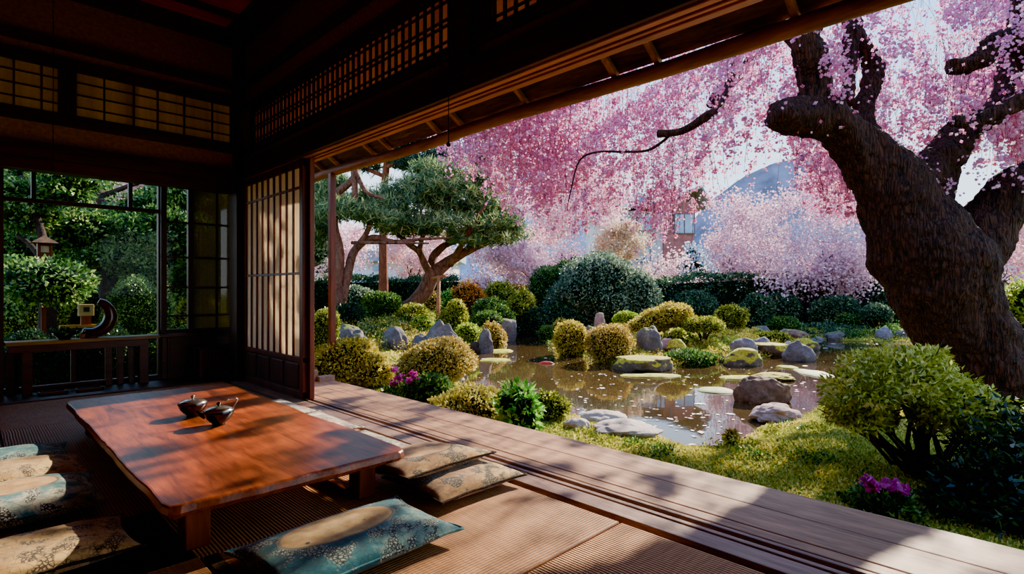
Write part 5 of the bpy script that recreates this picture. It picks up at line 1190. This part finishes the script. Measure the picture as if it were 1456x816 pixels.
leafy_tree('shade_tree', 'dark-trunked shade tree at the near side of the window view', 66, 480, 9.2, [[(66, 490, 24, 0), (68, 440, 20, 0), (66, 400, 17, 0), (60, 340, 12, 0), (50, 300, 8, 0), (30, 250, 6, 0)], [(66, 380, 9, 0), (45, 350, 7, 0), (25, 335, 5, 0)]],
           [(40, 280, 45, 26, 0), (64, 402, 56, 32, -.75), (30, 410, 36, 40, .4), (90, 265, 50, 24, .3), (45, 315, 40, 18, .3), (20, 360, 26, 40, .9)], 'lf_cam', 2400, .08)
leafy_tree('shade_tree', 'tall tree with leaning grey trunk in the upper window panes', 150, 440, 14, [[(190, 470, 16, 0), (180, 380, 14, 0), (165, 320, 14, 0), (142, 280, 15, 0), (134, 262, 15, 0), (120, 220, 13, 0)], [(142, 280, 8, 0), (190, 262, 6, 0), (230, 250, 5, 0)]],
           [(90, 250, 60, 20, 0), (230, 300, 60, 30, .5), (260, 270, 50, 30, 0), (215, 330, 40, 26, .3), (300, 300, 50, 40, 1)], 'lf_cam', 2600, .11)
leafy_tree('slim_tree', 'slim tree with a smooth tan stem beside the window sash', 230, 480, 11, [[(232, 500, 9, 0), (231, 440, 9, 0), (228, 380, 8, 0), (226, 340, 7, 0), (222, 300, 5, 0)]], [(225, 315, 30, 20, 0), (262, 330, 36, 26, .2), (270, 400, 30, 30, .6)], 'lf_green', 1800, .085, bk='bark_red')
SB = [('bright leafy shrub in the window view, just above the counter end', 195, 500, 84, 96, 'lf_cam', 9.4), ('clipped dark hedge seen between the tan stem and the sash', 225, 470, 60, 44, 'lf_hedge', 12.5), ('lime shrub behind the camellia trunk', 205, 440, 60, 70, 'lf_lime', 13.5),
      ('dark shrub beneath the shade tree, by the window corner', 40, 560, 90, 84, 'lf_deep', 6.5), ('shaded shrub below the counter, near desk leg side', 92, 556, 90, 80, 'lf_deep', 6.7), ('green shrub below the counter, far desk leg side', 222, 545, 56, 74, 'lf_green', 7.2), ('tall dark shrub between the two desk posts', 150, 552, 80, 78, 'lf_night', 6.9),
      ('yellow-green hedge block seen through the glazed sash', 285, 470, 90, 46, 'lf_yg', 12.), ('sunlit low shrub seen through the lower sash panes', 280, 500, 80, 34, 'lf_green', 10.5), ('pale green shrub behind the shade tree trunk', 40, 440, 90, 110, 'lf_yg', 14.), ('leafy backdrop shrub far left behind the camellia', 110, 430, 130, 120, 'lf_green', 16.),
      ('leafy backdrop shrub behind the slim tree', 260, 430, 120, 110, 'lf_green', 17.), ('tall evergreen screen shrub at the window far corner', 330, 440, 120, 170, 'lf_deep', 17.)]
for lab, px, pb, wp, hp, lf, d in SB: B_('side_garden_shrub', lab, 'shrub', px, pb, wp, hp, lf, None, d=d, core='core_g', amp=.13, group='shrubs of the side garden')
blossom_tree('pink blossom tree glimpsed through the alcove window', 235, 430, 18, 3.2, .1, 'pale', 6000, .09, 21, (225, 335, 120, 130), lv=2)
blossom_tree('white blossom tree high behind the upper window panes', 160, 430, 19, 4.2, .1, 'pale', 5000, .1, 22, (170, 270, 130, 60), lv=2)
for lab, px, d, h in (('dense evergreen tree closing the side garden', 60, 19, 5.5), ('dense evergreen tree behind the camellia', 180, 21, 5.), ('dense evergreen tree behind the sliding sashes', 300, 20, 6.), ('dense evergreen tree left of the veranda post', 420, 24, 5.5)):
    leafy_tree('evergreen_tree', lab, px, 430, d, [[(px, 440, 12, 0), (px, 360, 10, 0), (px, 300, 6, 0)]], [(px, 350, 70, 60, 0), (px-30, 300, 60, 40, .3), (px+30, 290, 60, 44, .3), (px, 260, 50, 34, 0)], 'lf_deep', 1800, .15)
# wooden lantern on a post
lp = on(62, 8.9); LN = empty('garden_lantern', lp, 'small wooden lantern house on a post in the side garden', 'lantern'); q = P(63, 366, 8.9); m = MB()
m.box(lp.x-.03, lp.x+.03, lp.y-.03, lp.y+.03, lp.z-.05, q.z); m.build('post', M['door'], LN); m = MB(); m.box(q.x-.12, q.x+.12, q.y-.12, q.y+.12, q.z-.02, q.z+.01).box(q.x-.09, q.x+.09, q.y-.09, q.y+.09, q.z, q.z+.24); m.build('lamp_box', M['desk'], LN, bevel=.004)
m = MB(); m.add([(q.x-.17, q.y-.17, q.z+.23), (q.x+.17, q.y-.17, q.z+.23), (q.x+.17, q.y+.17, q.z+.23), (q.x-.17, q.y+.17, q.z+.23), (q.x, q.y, q.z+.36)], [(3, 2, 1, 0), (0, 1, 4), (1, 2, 4), (2, 3, 4), (3, 0, 4)]); m.build('roof', M['bark_board'], LN)
m = MB()
for s in (-1, 1): m.box(q.x-.05, q.x+.05, q.y+s*.091-.002, q.y+s*.091+.002, q.z+.08, q.z+.18)
m.build('window_opening', M['paper_tan'], LN)
# small cream box lantern on a plank
bp = P(122, 447, 8.1); m = MB(); BX = empty('bird_box', Vector((bp.x, bp.y, bp.z-.25)), 'cream bird box on a brown stand outside the window', 'bird box'); m.box(bp.x-.09, bp.x+.09, bp.y-.07, bp.y+.07, bp.z-.02, bp.z+.15); m.build('box_body', plain('cream_paint', (150, 124, 72), .7), BX, bevel=.006)
m = MB(); m.box(bp.x-.035, bp.x+.035, bp.y-.076, bp.y-.069, bp.z+.04, bp.z+.11); m.build('entrance', M['groove'], BX); m = MB(); m.box(bp.x-.06, bp.x+.06, bp.y-.05, bp.y+.05, bp.z-.15, bp.z-.02); m.build('stand', M['door'], BX); m = MB(); m.box(bp.x-.3, bp.x+.12, bp.y-.08, bp.y+.08, bp.z-.19, bp.z-.15); m.build('plank', M['deskedge'], BX); g = on(122, 8.1); m = MB(); m.box(bp.x-.04, bp.x+.04, bp.y-.04, bp.y+.04, g.z-.05, bp.z-.19); m.build('post', M['desk'], BX)

# ------------------------------------------------------------------ houses and hills
M['tile'] = plain('grey_roof', (130, 140, 156), .7, scale=3.); M['render_w'] = plain('pale_house_wall', (196, 196, 200), .9, scale=1.); M['brick'] = plain('red_brown_wall', (150, 92, 90), .9, scale=3.); M['blueglass'] = plain('house_window', (120, 150, 176), .2, .6, scale=.6, var=.2); M['hfr'] = plain('house_trim', (104, 84, 84), .7)  # house tones kept pale; distance haze is put into these colours
h0 = P(940, 411, 38.); hx = Vector((R2, -R2, 0)); hy = Vector((R2, R2, 0)); gz = -.2
H = empty('garden_house', Vector((h0.x, h0.y, gz)), 'two-storey house with a grey gabled roof and a red-brown corner behind the blossoms', 'house')
def hb(m, u0, u1, v0, v1, z0, z1, mi=0):
    o = Vector((h0.x, h0.y, 0)); V = [o+hx*u+hy*v_+Vector((0, 0, z)) for z in (z0, z1) for v_ in (v0, v1) for u in (u0, u1)]
    m.add(V, [(0, 2, 3, 1), (4, 5, 7, 6), (0, 1, 5, 4), (2, 6, 7, 3), (0, 4, 6, 2), (1, 3, 7, 5)], mi)
pxu = lambda px: (px-940)*38/F; pz = lambda py: 1+(411-py)/F*38
m = MB(); hb(m, pxu(850), pxu(942), 0, 6, gz, pz(300)); m.build('wall', M['render_w'], H); m = MB(); hb(m, pxu(942), pxu(985), -.3, 6, gz, pz(288)); m.build('corner_block', M['brick'], H)
m = MB(); o = Vector((h0.x, h0.y, 0))
for (u0, u1, um, ze, zr) in ((pxu(925), pxu(1008), pxu(992), pz(292), pz(266)), (pxu(845), pxu(950), pxu(950), pz(302), pz(284))):
    V = [o+hx*u+hy*v_+Vector((0, 0, z)) for v_ in (-.8, 6.5) for (u, z) in ((u0, ze), (um, zr), (u1, ze), (u1, ze-.15), (um, zr-.2), (u0, ze-.15))]
    m.add(V, [(0, 1, 7, 6), (1, 2, 8, 7), (5, 11, 10, 4), (4, 10, 9, 3), (0, 6, 11, 5), (2, 3, 9, 8), (0, 5, 4, 1), (1, 4, 3, 2), (6, 7, 10, 11), (7, 8, 9, 10)])
m.build('roof', M['tile'], H)
for (a, b, c, d_) in ((957, 984, 306, 332), (932, 942, 303, 318), (905, 925, 306, 328), (870, 892, 306, 328), (905, 922, 350, 372), (868, 890, 350, 372)):
    f = MB(); hb(f, pxu(a)-.08, pxu(b)+.08, -.38, -.3, pz(d_)-.08, pz(c)+.08); W = f.build('window', M['hfr'], H); f = MB(); mid = (a+b)/2
    hb(f, pxu(a), pxu(mid)-.04, -.42, -.38, pz(d_), pz(c)); hb(f, pxu(mid)+.04, pxu(b), -.42, -.38, pz(d_), pz(c)); f.build('pane', M['blueglass'], W)
m = MB(); h0b = P(600, 411, 46.); o2 = h0; h0 = h0b; gz2 = -.2; H2 = empty('low_house', Vector((h0.x, h0.y, gz2)), 'low pale house far behind the pine trunks', 'house'); pu = lambda px: (px-600)*46/F; pz2 = lambda py: 1+(411-py)/F*46
hb(m, pu(520), pu(645), 0, 5, gz2, pz2(372)); m.build('wall', M['render_w'], H2); m = MB(); hb(m, pu(512), pu(655), -.6, 5.5, pz2(372), pz2(357)); m.build('roof', M['tile'], H2)
f = MB(); hb(f, pu(530), pu(545), -.1, 0, pz2(385), pz2(375)); f.build('window', M['blueglass'], H2)
h0 = o2
B_('hydrangea_bush', 'pale blue and white flowering bush below the red-brown house corner', 'bush', 985, 408, 50, 52, 'blue_fl', .22, d=31, core='core_g', amp=.2)
def hills(name, d, prof, mat, seed):  # hill materials carry the bluish distance haze in their colour
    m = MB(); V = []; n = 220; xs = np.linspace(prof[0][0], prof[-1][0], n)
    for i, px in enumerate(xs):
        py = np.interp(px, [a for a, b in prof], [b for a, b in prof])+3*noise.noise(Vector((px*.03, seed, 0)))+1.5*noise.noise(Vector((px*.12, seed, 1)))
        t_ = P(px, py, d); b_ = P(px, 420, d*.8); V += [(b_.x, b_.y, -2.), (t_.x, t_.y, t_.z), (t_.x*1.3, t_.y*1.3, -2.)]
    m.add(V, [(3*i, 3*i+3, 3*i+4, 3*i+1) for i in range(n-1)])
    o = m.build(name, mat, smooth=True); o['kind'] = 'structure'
hills('hill', 320, [(880, 400), (960, 340), (1010, 285), (1060, 250), (1100, 232), (1140, 222), (1190, 232), (1260, 262), (1350, 300), (1500, 320), (1800, 380)], plain('haze_tinted_hill', (122, 120, 136), .95, .1, scale=.08, var=.2), 1)
hills('hill', 420, [(560, 400), (640, 350), (700, 300), (760, 258), (820, 246), (870, 255), (930, 285), (1000, 330), (1100, 390)], plain('far_haze_tinted_hill', (150, 156, 172), .95, .1, scale=.06, var=.15), 2)
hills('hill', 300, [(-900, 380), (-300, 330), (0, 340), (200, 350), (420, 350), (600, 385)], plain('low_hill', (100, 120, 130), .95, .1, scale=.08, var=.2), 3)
